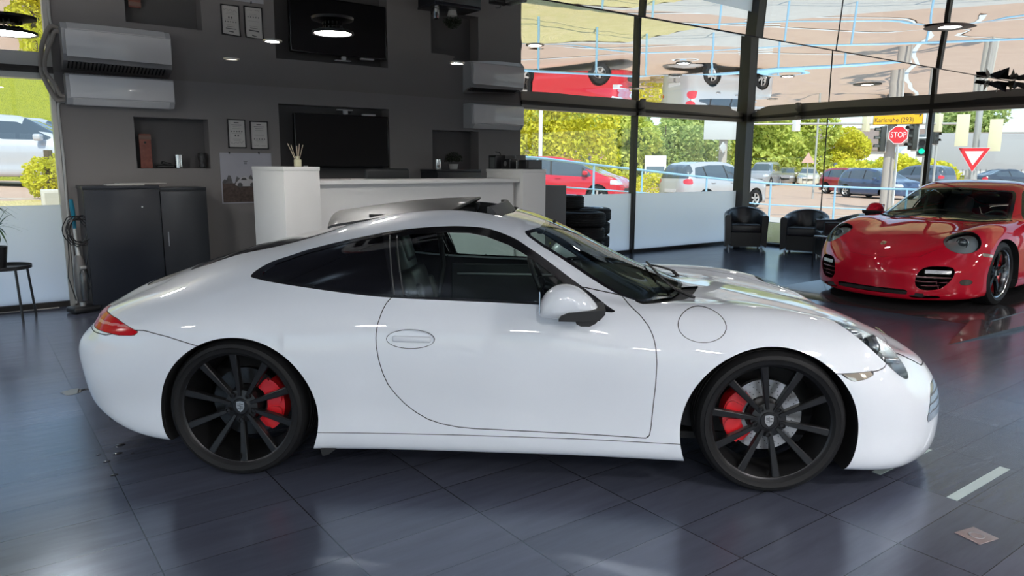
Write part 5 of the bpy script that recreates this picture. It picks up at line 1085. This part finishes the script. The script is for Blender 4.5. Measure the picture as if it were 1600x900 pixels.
MPV = dict(L=4.3, W=1.78, H=1.58, belt=.98, top=[(-2.15,.55),(-2.12,1.05),(-2.02,1.25),(-1.75,1.52),(-1.2,1.58),(-.3,1.585),(.35,1.47),(1.05,1.17),(1.45,1.0),(1.8,.90),(2.05,.74),(2.15,.45)], axles=(-1.27, 1.31), win=[(-1.90,1.30),(-1.70,1.12),(-1.2,1.03),(-.4,.98),(1.0,.92),(1.12,.95),(.95,1.12),(.40,1.40),(-.2,1.49),(-1.2,1.50),(-1.7,1.45)], pillars=(-1.22, -.28, .80), screen=(.42, 1.35), rear=(-2.2, -1.78), mirror=.92, handles=(-.98, -.02), hlz=.76)
SUV = dict(L=4.43, W=1.81, H=1.68, belt=1.06, R=.35, top=[(-2.2,.55),(-2.18,1.05),(-2.06,1.32),(-1.82,1.60),(-1.2,1.68),(-.3,1.69),(.35,1.60),(.95,1.25),(1.12,1.12),(1.7,1.04),(2.05,.90),(2.2,.5)], axles=(-1.30, 1.30), win=[(-1.80,1.12),(-1.66,1.48),(-1.0,1.57),(-.2,1.575),(.35,1.50),(.92,1.12),(.9,1.07)], pillars=(-1.22, -.18), screen=(.42, 1.1), rear=(-2.2, -1.80), mirror=.72, handles=(-.98, .0), tlz=1.0, hlz=.82, plz=.62)
VAN = dict(L=4.9, W=1.9, H=1.95, belt=1.15, R=.34, top=[(-2.45,.6),(-2.43,1.6),(-2.36,1.92),(-1.5,1.96),(.4,1.95),(.9,1.85),(1.55,1.25),(1.75,1.12),(2.2,1.0),(2.42,.7),(2.45,.5)], axles=(-1.5, 1.5), win=[(-2.2,1.2),(-2.15,1.72),(.7,1.75),(1.05,1.6),(1.5,1.22),(1.45,1.16)], pillars=(-.9, .35), screen=(.98, 1.6), rear=(-2.46, -2.34), mirror=1.25, handles=(-.1, .6), tlz=1.2, hlz=.85)
LIMO = dict(L=4.6, W=1.82, H=1.44, belt=.93, top=[(-2.3,.55),(-2.28,.98),(-1.9,1.08),(-1.5,1.16),(-.9,1.38),(-.2,1.44),(.3,1.40),(1.0,1.08),(1.2,.99),(1.9,.88),(2.2,.72),(2.3,.45)], axles=(-1.35, 1.42), win=[(-1.5,1.02),(-.95,1.28),(-.2,1.345),(.25,1.32),(.98,1.0),(.95,.95)], pillars=(-.35,), screen=(.35, 1.18), rear=(-1.55, -.95), mirror=.80, handles=(-.25, -1.1))
street_car('red_hatchback', 'red compact van parked before the hedge, seen through the left rear window', 'car', 4.62, 10.5, math.radians(-59), MPV, (.62, .012, .03))
street_car('silver_suv', 'silver off-road car seen from behind through the window left of the corner post', 'car', 10.55, 9.05, math.radians(-4), SUV, (.50, .50, .51))
street_car('silver_saloon', 'silver car parked high outside the left window, partly hidden by yellow bushes', 'car', -10.75, 10.6, math.radians(-30), LIMO, (.52, .53, .55))
street_car('grey_van', 'grey people carrier just right of the corner post across the street', 'car', 41.6, 28.4, math.radians(200), VAN, (.36, .37, .40))
street_car('brown_car', 'brownish grey car between the grey van and the cream hatchback', 'car', 47.0, 29.8, math.radians(205), HATCH, (.30, .27, .26))
street_car('cream_hatchback', 'cream white small hatchback driving across the junction', 'car', 45.4, 26.8, math.radians(212), HATCH, (.78, .74, .64))
street_car('dark_van', 'dark grey van standing right of the cream hatchback', 'car', 50.6, 27.0, math.radians(215), VAN, (.10, .11, .12))
street_car('blue_hatchback', 'dark blue car waiting behind the stop sign pole', 'car', 25.7, 10.7, math.radians(-108), HATCH, (.055, .085, .17))
street_car('maroon_hatchback', 'dark red car half hidden behind the blue car', 'car', 29.4, 14.0, math.radians(-108), HATCH, (.35, .02, .04))
street_car('grey_suv', 'dark grey off-road car driving away right of the stop pole', 'car', 35.6, 13.4, math.radians(80), SUV, (.13, .15, .19))
street_car('black_saloon', 'black car seen above the red coupe roof', 'car', 44.0, 11.5, math.radians(-30), LIMO, (.04, .05, .07))
street_car('white_saloon', 'white car seen through the right-hand gap beyond the yield sign', 'car', 34.0, 4.5, math.radians(-30), HATCH, (.6, .62, .66))
# ------------------------------------------------------------------ trailer lorry and buildings
t = thing('lorry', 'long grey box trailer of a lorry standing across the junction', 'lorry', (53.8, 17.4, -.15), math.radians(-37.4))
b = MB(); b.box(-4.2, 4.2, -1.25, 1.25, 1.15, 4.20, .03); b.build('trailer_box', mat('trailer_grey', (.36, .37, .38), .6), t)
b = MB(); b.box(-4.2, 4.2, -1.28, -1.24, .95, 1.30); b.build('side_skirt', mat('skirt_grey', (.55, .55, .54), .6), t)
for k in range(18): b = MB(); b.box(-4.0+k*.46, -3.95+k*.46, -1.30, -1.27, 1.0, 1.42); b.build('strap', mat('strap_dark', (.15, .15, .15), .6), t)
b = MB(); b.prism([(-6.9, .5), (-7.0, 1.6), (-6.6, 2.8), (-6.1, 3.2), (-4.7, 3.2), (-4.7, .5)], 2.4, 'xz', -1.2); cab_ = b.build('cab', mat('cab_white', (.72, .73, .74), .35, 0, .5), t); b = MB(); b.prism([(-6.85, 1.65), (-6.6, 2.6), (-6.1, 2.6), (-6.1, 1.65)], .02, 'xz', -1.22); b.build('cab_window', mat('car_window_dark'), cab_)
for x_ in (-6.1, -3.6, 1.6, 2.7, 3.7): b = MB(); b.lathe([(0, -1.22), (.3, -1.22), (.5, -1.24), (.52, -1.0), (.52, -.8)], 24, c=(x_, 0, .52), axis='y'); b.build('wheel', mat('tyre_rubber'), t)
def house(x, y, rz, wx, wy, h_, rh, lab, wc=(.72, .70, .66), rc=(.25, .18, .15), nw=3, nm='house'):
    t = thing(nm, lab, 'building', (x, y, -.2), rz); b = MB(); b.box(-wx/2, wx/2, -wy/2, wy/2, 0, h_); b.build('walls', mat('wall_%d' % int(wc[0]*99), wc, .8), t)
    if rh: b = MB(); b.prism([(-wy/2-.4, h_-.1), (0, h_+rh), (wy/2+.4, h_-.1)], wx+.8, 'yz', -wx/2-.4); b.build('roof', mat('roof_%d' % int(rc[0]*99), rc, .8), t)
    else: b = MB(); b.box(-wx/2-.1, wx/2+.1, -wy/2-.1, wy/2+.1, h_, h_+.25); b.build('roof', mat('roof_%d' % int(rc[0]*99), rc, .8), t)
    for fl in range(max(1, int(h_//2.9))):
        for k in range(nw):
            cx = -wx/2+wx*(k+.5)/nw
            for sy in (-1, 1): b = MB(); b.box(cx-.55, cx+.55, min(sy*(wy/2-.02), sy*(wy/2+.04)), max(sy*(wy/2-.02), sy*(wy/2+.04)), 1.0+2.9*fl, 2.2+2.9*fl); b.build('window', mat('car_window_dark'), t)
house(76, 39, math.radians(-35), 16, 10, 3.6, 2.6, 'pale house with a brown hipped roof behind the yellow-green trees', nw=5)
house(84, 27.5, math.radians(-50), 8, 8, 3.4, 2.2, 'second pale house with a brown roof right of the first', (.70, .69, .67), nw=3)
house(96, 12, math.radians(-40), 20, 12, 7.4, 0, 'long flat-roofed white building behind the lorry', (.76, .78, .80), (.35, .36, .38), 9, 'warehouse')
house(69, 3.0, math.radians(-60), 18, 10, 6.0, 0, 'white flat-roofed building at the far right of the junction', (.74, .76, .78), (.35, .36, .38), 7, 'warehouse')
house(17.5, 26.5, math.radians(-40), 6, 2.5, 2.4, 0, 'low brick shelter behind the silver off-road car', (.36, .22, .16), (.22, .18, .15), 2, 'shelter')
# buildings across the forecourt, mirrored in paint and glass
house(-22, -52, .1, 30, 10, 6.5, 0, 'pale office block on the far side of the forecourt', (.62, .62, .60), (.35, .36, .38), 10, 'office_block'); house(-60, -20, 1.4, 26, 10, 6, 2.5, 'long house beyond the forecourt at the left', (.60, .58, .54), nw=7)
# ------------------------------------------------------------------ signs, signals, poles
steel = mat('galvanised', (.50, .50, .48), .45, .4); conc = mat('concrete_pole', (.46, .42, .38), .8); sgray = mat('sign_back', (.52, .54, .54), .5); cream = mat('signal_back', (.74, .70, .48), .5); wht = mat('sign_white', (.80, .80, .80), .4); redm = mat('sign_red', (.70, .03, .04), .4)
def toward(o, x, y): o.rotation_euler = (0, 0, math.atan2(EYE[1]-y, EYE[0]-x)+math.pi/2)   # local -Y faces the showroom
def pole(nm, lab, x, y, r, h_, m_=None, cat='pole'):
    g = gh(x, y); b = MB(); b.tube([(0, 0, -.1), (0, 0, h_)], [r, r*.85], 18); o = b.build(nm, m_ or steel); o.location = (x, y, g); tag(o, lab, cat); return o
sx, sy = 15.37, 4.79
t = thing('stop_sign', 'red octagonal STOP sign with a grey post', 'road sign', (sx, sy, gh(sx, sy))); toward(t, sx, sy)
octp = lambda r: [(r*math.cos(math.pi/8+k*math.pi/4), 2.72+r*math.sin(math.pi/8+k*math.pi/4)) for k in range(8)]
b = MB(); b.prism(octp(.335), .012, 'xz', 0); b.build('sign_rim', wht, t); b = MB(); b.prism(octp(.308), .004, 'xz', -.0045); pl_ = b.build('sign_face', redm, t); text('sign_lettering', 'STOP', .27, wht, pl_, (0, -.006, 2.72), (math.pi/2, 0, 0), .001, sx=.78)
b = MB(); b.tube([(0, .05, 0), (0, .05, 3.0)], .035, 10); b.build('post', steel, t)
sx, sy = 14.75, 5.35; yx, yy = 14.60, 5.28
t = thing('direction_sign', 'yellow direction sign to Karlsruhe with an arrow above the stop sign', 'road sign', (15.45, 4.90, gh(15.4, 4.9))); toward(t, 15.45, 4.9)
b = MB(); b.box(-.80, .80, .06, .09, 3.10, 3.72, .02); b.build('sign_rim', mat('sign_black', (.03, .03, .03), .5), t); b = MB(); b.box(-.785, .785, .054, .0601, 3.115, 3.705); f_ = b.build('sign_face', mat('sign_yellow', (.90, .48, .01), .45), t)
text('sign_lettering', 'Karlsruhe (293)', .235, mat('sign_black'), f_, (-.12, .052, 3.26), (math.pi/2, 0, 0), .001, sx=.85); text('sign_lettering', 'Wörth', .235, mat('sign_black'), f_, (-.12, .052, 3.52), (math.pi/2, 0, 0), .001, sx=.85)
b = MB(); b.prism([(.52, 3.47), (.70, 3.47), (.66, 3.53), (.69, 3.55), (.77, 3.455), (.69, 3.36), (.66, 3.38), (.70, 3.44), (.52, 3.44)], .002, 'xz', .051); b.build('sign_arrow', mat('sign_black'), f_)
pole('concrete_mast', 'thick concrete mast left of the stop sign', 15.75, 5.24, .20, 5.2, conc); pole('signal_mast', 'slim grey signal mast right of the stop sign', 16.25, 4.2, .085, 4.6)
def signal(x, y, z, side, lab, lit=None, n_=3, m_=None, rot=0):
    t = thing('traffic_light', lab, 'traffic light', (x, y, z)); toward(t, x, y); t.rotation_euler[2] += rot; hh = .30*n_
    b = MB(); b.box(-.14, .14, -.06, .12, 0, hh, .02); b.build('signal_head', m_ or mat('signal_dark', (.05, .055, .05), .5), t)
    b = MB(); b.box(-.18, .18, .12, .13, -.05, hh+.05, .004); b.build('back_board', m_ or wht, t)
    for k in range(n_):
        zc = .15+.30*k; b = MB(); b.cyl((0, -.075, zc), .095, .02, 20, 'y'); on = lit == k
        b.build('lens', mat('lens_green_on', (.0, .5, .3), .3, emit=(.0, .75, .42), es=1.2) if on else mat('lens_off', (.05, .04, .04), .2), t)
        b = MB(); b.lathe([(.11, -.07), (.11, -.24)], 16, c=(0, 0, zc), axis='y', a0=0, a1=math.pi); b.build('visor', mat('signal_dark'), t)
    return t
def arm(b_, x, y, z, x2, y2): b = MB(); b.tube([(x, y, z), (x2, y2, z)], .03, 8); return b
signal(15.42, 5.42, 2.0, 0, 'three-lens traffic light turned sideways, left of the concrete mast', rot=-1.3)
signal(15.85, 4.52, 2.05, 0, 'dark three-lens traffic light directly right of the stop sign', rot=-.9)
signal(16.0, 4.22, 1.85, 0, 'pedestrian traffic light with the green figure lit', 0, 2)
signal(14.0, 2.10, 2.15, 0, 'tall cream back of a traffic light left of the slim pole by the yield sign', None, 3, cream, math.pi); signal(14.75, 1.42, 2.0, 0, 'cream back of a traffic light right of the slim pole by the yield sign', None, 3, cream, math.pi)
signal(28.2, 9.2, 2.6, 0, 'small dark traffic light behind the yield sign', None, 3, rot=.8)
pole('signal_mast', 'tall grey mast between the two cream signal backs', 14.95, 2.03, .11, 5.2); pole('signal_mast', 'thin far mast holding the small dark traffic light', 28.35, 9.2, .06, 5.0)
t = thing('yield_sign', 'triangular yield sign with red border before the grey lorry', 'road sign', (14.33, 1.82, gh(14.3, 1.8))); toward(t, 14.33, 1.82)
tri = lambda r: [(r*math.cos(math.radians(a)), 1.95+r*math.sin(math.radians(a))) for a in (-90, 30, 150)]
b = MB(); b.prism(tri(.52), .012, 'xz', 0); b.build('sign_rim', wht, t); b = MB(); b.prism(tri(.50), .003, 'xz', -.0035); b.build('sign_border', redm, t); b = MB(); b.prism(tri(.30), .003, 'xz', -.007); b.build('sign_face', wht, t); b = MB(); b.tube([(0, .06, 0), (0, .06, 2.2)], .035, 10); b.build('post', steel, t)
pole('concrete_mast', 'broad pale mast behind the yield sign', 15.1, 2.15, .21, 1.5, mat('mast_pale', (.60, .58, .52), .7))
# gantry with signals
t = thing('signal_gantry', 'concrete post carrying a long thin arm with signal boxes over the junction', 'gantry', (16.1, 13.0, gh(16.1, 13))); b = MB(); b.tube([(0, 0, 0), (0, 0, 6.0)], [.20, .15], 18); b.build('post', conc, t); b = MB(); b.tube([(0, 0, 3.45), (4.0, -3.0, 3.5), (8.5, -6.6, 3.52)], .05, 10); b.build('arm', steel, t)
for k, (ax_, ay_) in enumerate(((2.6, -1.95), (5.1, -3.85), (7.6, -5.85))): b = MB(); b.box(ax_-.16, ax_+.16, ay_-.12, ay_+.12, 3.15, 3.95, .02); b.build('signal_box', cream if k else wht, t)
b = MB(); b.box(-1.0, .55, -.32, -.28, 2.75, 3.65, .01, Matrix.Rotation(-.62, 3, 'Z'), (0, 0, 0)); b.build('sign_panel', sgray, t); b = MB(); b.box(-.60, -.24, -.33, -.29, 2.22, 2.58, .01, Matrix.Rotation(math.pi/4, 3, 'Y')@Matrix.Identity(3)); b.build('diamond_sign', sgray, t)
pole('lamp_post', 'thin white lamp post in front of the big hedge', 4.9, 12.3, .075, 5.5, wht, 'lamp post')
t = thing('info_board', 'small white framed notice board beside the silver off-road car', 'notice board', (14.5, 15.6, gh(14.5, 15.6))); toward(t, 14.5, 15.6); b = MB(); b.box(-.50, .50, -.03, .03, 1.0, 2.05, .02); b.build('board', wht, t); b = MB(); b.box(-.42, .42, -.034, -.03, 1.08, 1.55); b.build('panel', mat('panel_blue', (.14, .2, .26), .4), t)
for q in (-.45, .45): b = MB(); b.tube([(q, 0, 0), (q, 0, 1.1)], .03, 8); b.build('leg', steel, t)
t = thing('warning_sign', 'small triangular warning sign above the cream hatchback', 'road sign', (42.8, 25.3, -.15)); toward(t, 42.8, 25.3); b = MB(); b.prism([(-.5, 1.85), (.5, 1.85), (0, 2.7)], .012, 'xz', 0); b.build('sign_face', mat('sign_pink', (.66, .42, .36), .5), t); b = MB(); b.tube([(0, .05, 0), (0, .05, 2.2)], .04, 8); b.build('post', steel, t)
pole('lamp_post', 'very slim far lamp post left of the concrete mast', 22.0, 12.0, .05, 5.2, None, 'lamp post'); pole('signal_mast', 'slim white post beyond the stop sign', 20.8, 7.45, .05, 3.0, wht)
t = thing('utility_box', 'pale grey utility box outside the left window', 'utility box', (-10.85, 3.35, .62)); b = MB(); b.box(-.16, .16, -.12, .12, .0, .46, .01); b.box(-.20, .20, -.16, .16, -.35, .0, .01); b.build('housing', mat('box_pale', (.62, .60, .56), .6), t); b = MB(); b.box(-.13, .13, -.125, -.12, .04, .42); b.build('door', mat('box_ribbed', (.5, .49, .46), .6), t)
b = MB(); b.box(-3.0, .9, 0, .5, -.6, .0, .02); o = b.build('garden_wall', mat('sandstone', (.62, .55, .40), .8, noise=(6, .3, (.52, .46, .34)))); o.location = (-11.3, 2.6, .78); tag(o, 'low sandstone garden wall outside the left window', 'wall')
# ------------------------------------------------------------------ trees, hedges and bushes: every crown is leaf geometry
def leaves(b, rng, blobs, n_, s0):
    tot = sum(q[3]*q[4]+q[4]*q[5]+q[3]*q[5] for q in blobs); out_ = []
    for (cx, cy, cz, rx, ry, rz_) in blobs:
        m_ = int(n_*(rx*ry+ry*rz_+rx*rz_)/tot); d = rng.normal(size=(m_, 3)); d /= np.linalg.norm(d, axis=1, keepdims=True); rad = rng.uniform(.72, 1.04, (m_, 1))+.07*np.sin(d[:, :1]*9+cx)*np.sin(d[:, 2:]*8)
        c = np.array([cx, cy, cz])+d*rad*np.array([rx, ry, rz_]); a_ = rng.normal(size=(m_, 3)); a_ /= np.linalg.norm(a_, axis=1, keepdims=True); e = np.cross(a_, rng.normal(size=(m_, 3))); e /= np.linalg.norm(e, axis=1, keepdims=True); s_ = s0*rng.uniform(.6, 1.3, (m_, 1))
        out_.append(np.stack([c-a_*s_, c+e*s_*.55, c+a_*s_, c-e*s_*.55], 1))
    Vv = np.concatenate(out_).reshape(-1, 3); return Vv
def leaf_mesh(name, blobs, n_, s0, m_, parent, seed, minz=None):
    rng = np.random.default_rng(seed); Vv = leaves(None, rng, blobs, n_, s0)
    if minz is not None: Vv[:, 2] = np.maximum(Vv[:, 2], minz)
    nf = len(Vv)//4; me = bpy.data.meshes.new(name); me.vertices.add(len(Vv)); me.vertices.foreach_set('co', Vv.ravel()); me.loops.add(nf*4); me.loops.foreach_set('vertex_index', np.arange(nf*4)); me.polygons.add(nf); me.polygons.foreach_set('loop_start', np.arange(nf)*4); me.update(calc_edges=True); me.materials.append(m_)
    o = bpy.data.objects.new(name, me); COL.objects.link(o); o.parent = parent; return o
def leafm(nm, c1, c2):
    if nm in MATS: return MATS[nm]
    m = bpy.data.materials.new(nm); m.use_nodes = True; n = m.node_tree.nodes; l = m.node_tree.links; n.clear()
    d = n.new('ShaderNodeBsdfDiffuse'); t = n.new('ShaderNodeBsdfTranslucent'); x = n.new('ShaderNodeMixShader'); x.inputs[0].default_value = .42; o = n.new('ShaderNodeOutputMaterial'); tc = n.new('ShaderNodeTexCoord'); ns = n.new('ShaderNodeTexNoise'); ns.inputs['Scale'].default_value = 1.4; ns.inputs['Detail'].default_value = 6; r = n.new('ShaderNodeValToRGB'); r.color_ramp.elements[0].position = .35; r.color_ramp.elements[1].position = .65; r.color_ramp.elements[0].color = (*c1, 1); r.color_ramp.elements[1].color = (*c2, 1)
    l.new(tc.outputs['Object'], ns.inputs[0]); l.new(ns.outputs['Fac'], r.inputs[0]); l.new(r.outputs[0], d.inputs[0]); l.new(r.outputs[0], t.inputs[0]); l.new(d.outputs[0], x.inputs[1]); l.new(t.outputs[0], x.inputs[2]); l.new(x.outputs[0], o.inputs[0]); MATS[nm] = m; return m
LY = leafm('leaf_yellow', (.62, .62, .05), (.88, .80, .12)); LG = leafm('leaf_green', (.46, .56, .13), (.78, .80, .22)); LD = leafm('leaf_mid', (.34, .46, .16), (.62, .68, .26)); bark = mat('bark', (.12, .09, .06), .9)
def tree(nm, lab, cat, x, y, blobs, n_, s0, m_, seed, trunk=None, group=None):
    g = gh(x, y); t = thing(nm, lab, cat, (x, y, g), 0, group); leaf_mesh('foliage', blobs, n_, s0, m_, t, seed, .02)
    if trunk:
        b = MB(); b.tube([(0, 0, -.1), (.05, 0, trunk*.5), (0, .05, trunk)], [.22, .17, .10], 10)
        rr = random.Random(seed)
        for k in range(5): a = rr.random()*6.28; b.tube([(0, 0, trunk*.55), (math.cos(a)*.7, math.sin(a)*.7, trunk*1.0), (math.cos(a)*1.4, math.sin(a)*1.4, trunk*1.5)], [.09, .06, .03], 6)
        b.build('trunk', bark, t)
    else:
        b = MB(); b.tube([(0, 0, 0), (0, 0, .8)], .06, 8); b.build('stem', bark, t)
    return t
hx0 = [(0, 0, 1.6, 2.0, 1.4, 1.7), (.2, 0, 3.2, 1.9, 1.3, 1.4), (-.4, .2, 4.6, 1.6, 1.2, 1.2)]
for k, (x, y, lab) in enumerate([(4.2, 17.6, 'tall yellow-green hedge tree at the left of the hedge'), (6.6, 16.2, 'tall yellow-green hedge tree in the middle of the hedge'), (8.6, 14.6, 'tall yellow-green hedge tree at the right end, in front of blue sky'), (1.6, 19.0, 'tall yellow-green hedge tree behind the end of the dark wall')]): tree('hedge_tree', lab, 'tree', x, y, hx0, 9000, .10, LY, 20+k, None)
tree('hedge', 'low clipped yellow-green hedge between the red and the silver car', 'hedge', 10.2, 14.0, [(-1.5, .9, .6, 1.2, .6, .65), (0, 0, .6, 1.2, .6, .65), (1.5, -.9, .6, 1.2, .6, .65), (-3.0, 1.8, .6, 1.2, .6, .65)], 9000, .055, LY, 31)
TR = [(88, 33, 1.7, LD, 'far tree row above the lorry, left tree'), (80, 14.5, 1.3, LD, 'far tree row above the lorry, right tree'), (21, 31, 1.0, LG, 'rounded green tree left of the sign panel'), (26, 31, 1.15, LG, 'large green tree behind the sign panel'), (31, 30, 1.0, LD, 'darker green tree close to the corner post'), (37, 33, 1.25, LD, 'tall green tree just right of the corner post'), (50, 35, 1.5, LG, 'tall bright tree above the brown car'), (55, 34, 1.45, LG, 'bright tree above the dark van'), (58.5, 31.5, .95, LY, 'smaller yellow-green tree left of the houses'), (15.5, 31, .8, LD, 'distant dark tree beyond the brick shelter'), (66, 46, 1.5, LD, 'far tree behind the houses'), (33, 40, 1.5, LD, 'far dark tree behind the green row'), (24, 42, 1.5, LD, 'far dark tree at the left of the green row'), (10, 40, 1.4, LD, 'far dark tree behind the hedge'), (-2, 36, 1.4, LG, 'far tree behind the left end of the hedge')]
for k, (x, y, s, m_, lab) in enumerate(TR):
    rr = random.Random(k+50); bl_ = [(rr.uniform(-1.6, 1.6)*s, rr.uniform(-1.6, 1.6)*s, rr.uniform(2.2, 4.9)*s, rr.uniform(1.1, 1.7)*s, rr.uniform(1.1, 1.7)*s, rr.uniform(.9, 1.4)*s) for _ in range(8)]+[(0, 0, 1.4*s, 2.2*s, 2.2*s, 1.2*s)]
    tree('broadleaf_tree', lab, 'tree', x, y, bl_, 9000, .17*s, m_, 60+k, 3.0*s, 'street trees beyond the junction')
for k, (x, y, lab) in enumerate([(63, 29.0, 'low green bush row under the houses, left part'), (48.5, 20.5, 'low green bush row behind the blue car'), (40, 17.0, 'low green bush behind the stop sign'), (66, 23.5, 'low green bush row under the houses, right part')]): tree('roadside_bush', lab, 'bush', x, y, [(-2.5, 1.5, .9, 2.2, 1.4, 1.1), (0, 0, 1.1, 2.2, 1.4, 1.3), (2.5, -1.5, .9, 2.2, 1.4, 1.1)], 5000, .17, LG if k % 2 else LY, 80+k)
# grass bank and shrubs outside the left window
V = []; nx, ny = 40, 24
for i in range(nx+1):
    for j in range(ny+1): x = -34+33*i/nx; y = 13.2+14*j/ny; V.append((x, y, gh(x, min(y, 15))+min(6.2, .62*(j/ny*14))*min(1, max(0, (-1-x)/6))))
tag(mk('grass_bank', V, [(i*(ny+1)+j, (i+1)*(ny+1)+j, (i+1)*(ny+1)+j+1, i*(ny+1)+j+1) for i in range(nx) for j in range(ny)], mat('bank_grass', (.50, .48, .03), .9, noise=(9, .25, (.34, .38, .03)), bump=(30, 1, .1)), None, 60), 'steep sunny yellow-green grass bank behind the silver saloon', 'grass', None, 'stuff')
for k, (x, y, s, lab) in enumerate([(-10.2, 4.2, .55, 'yellow bush at the foot of the left window nearest the dark wall'), (-10.75, 5.0, .42, 'small yellow bush in front of the silver saloon door'), (-9.3, 4.8, .6, 'yellow bush hidden mostly behind the dark wall edge')]): tree('garden_bush', lab, 'bush', x, y, [(0, 0, .55*s*1.6, .9*s, .9*s, .8*s), (.4*s, .1, 1.3*s, .6*s, .6*s, .55*s)], 3500, .035, LY, 90+k)
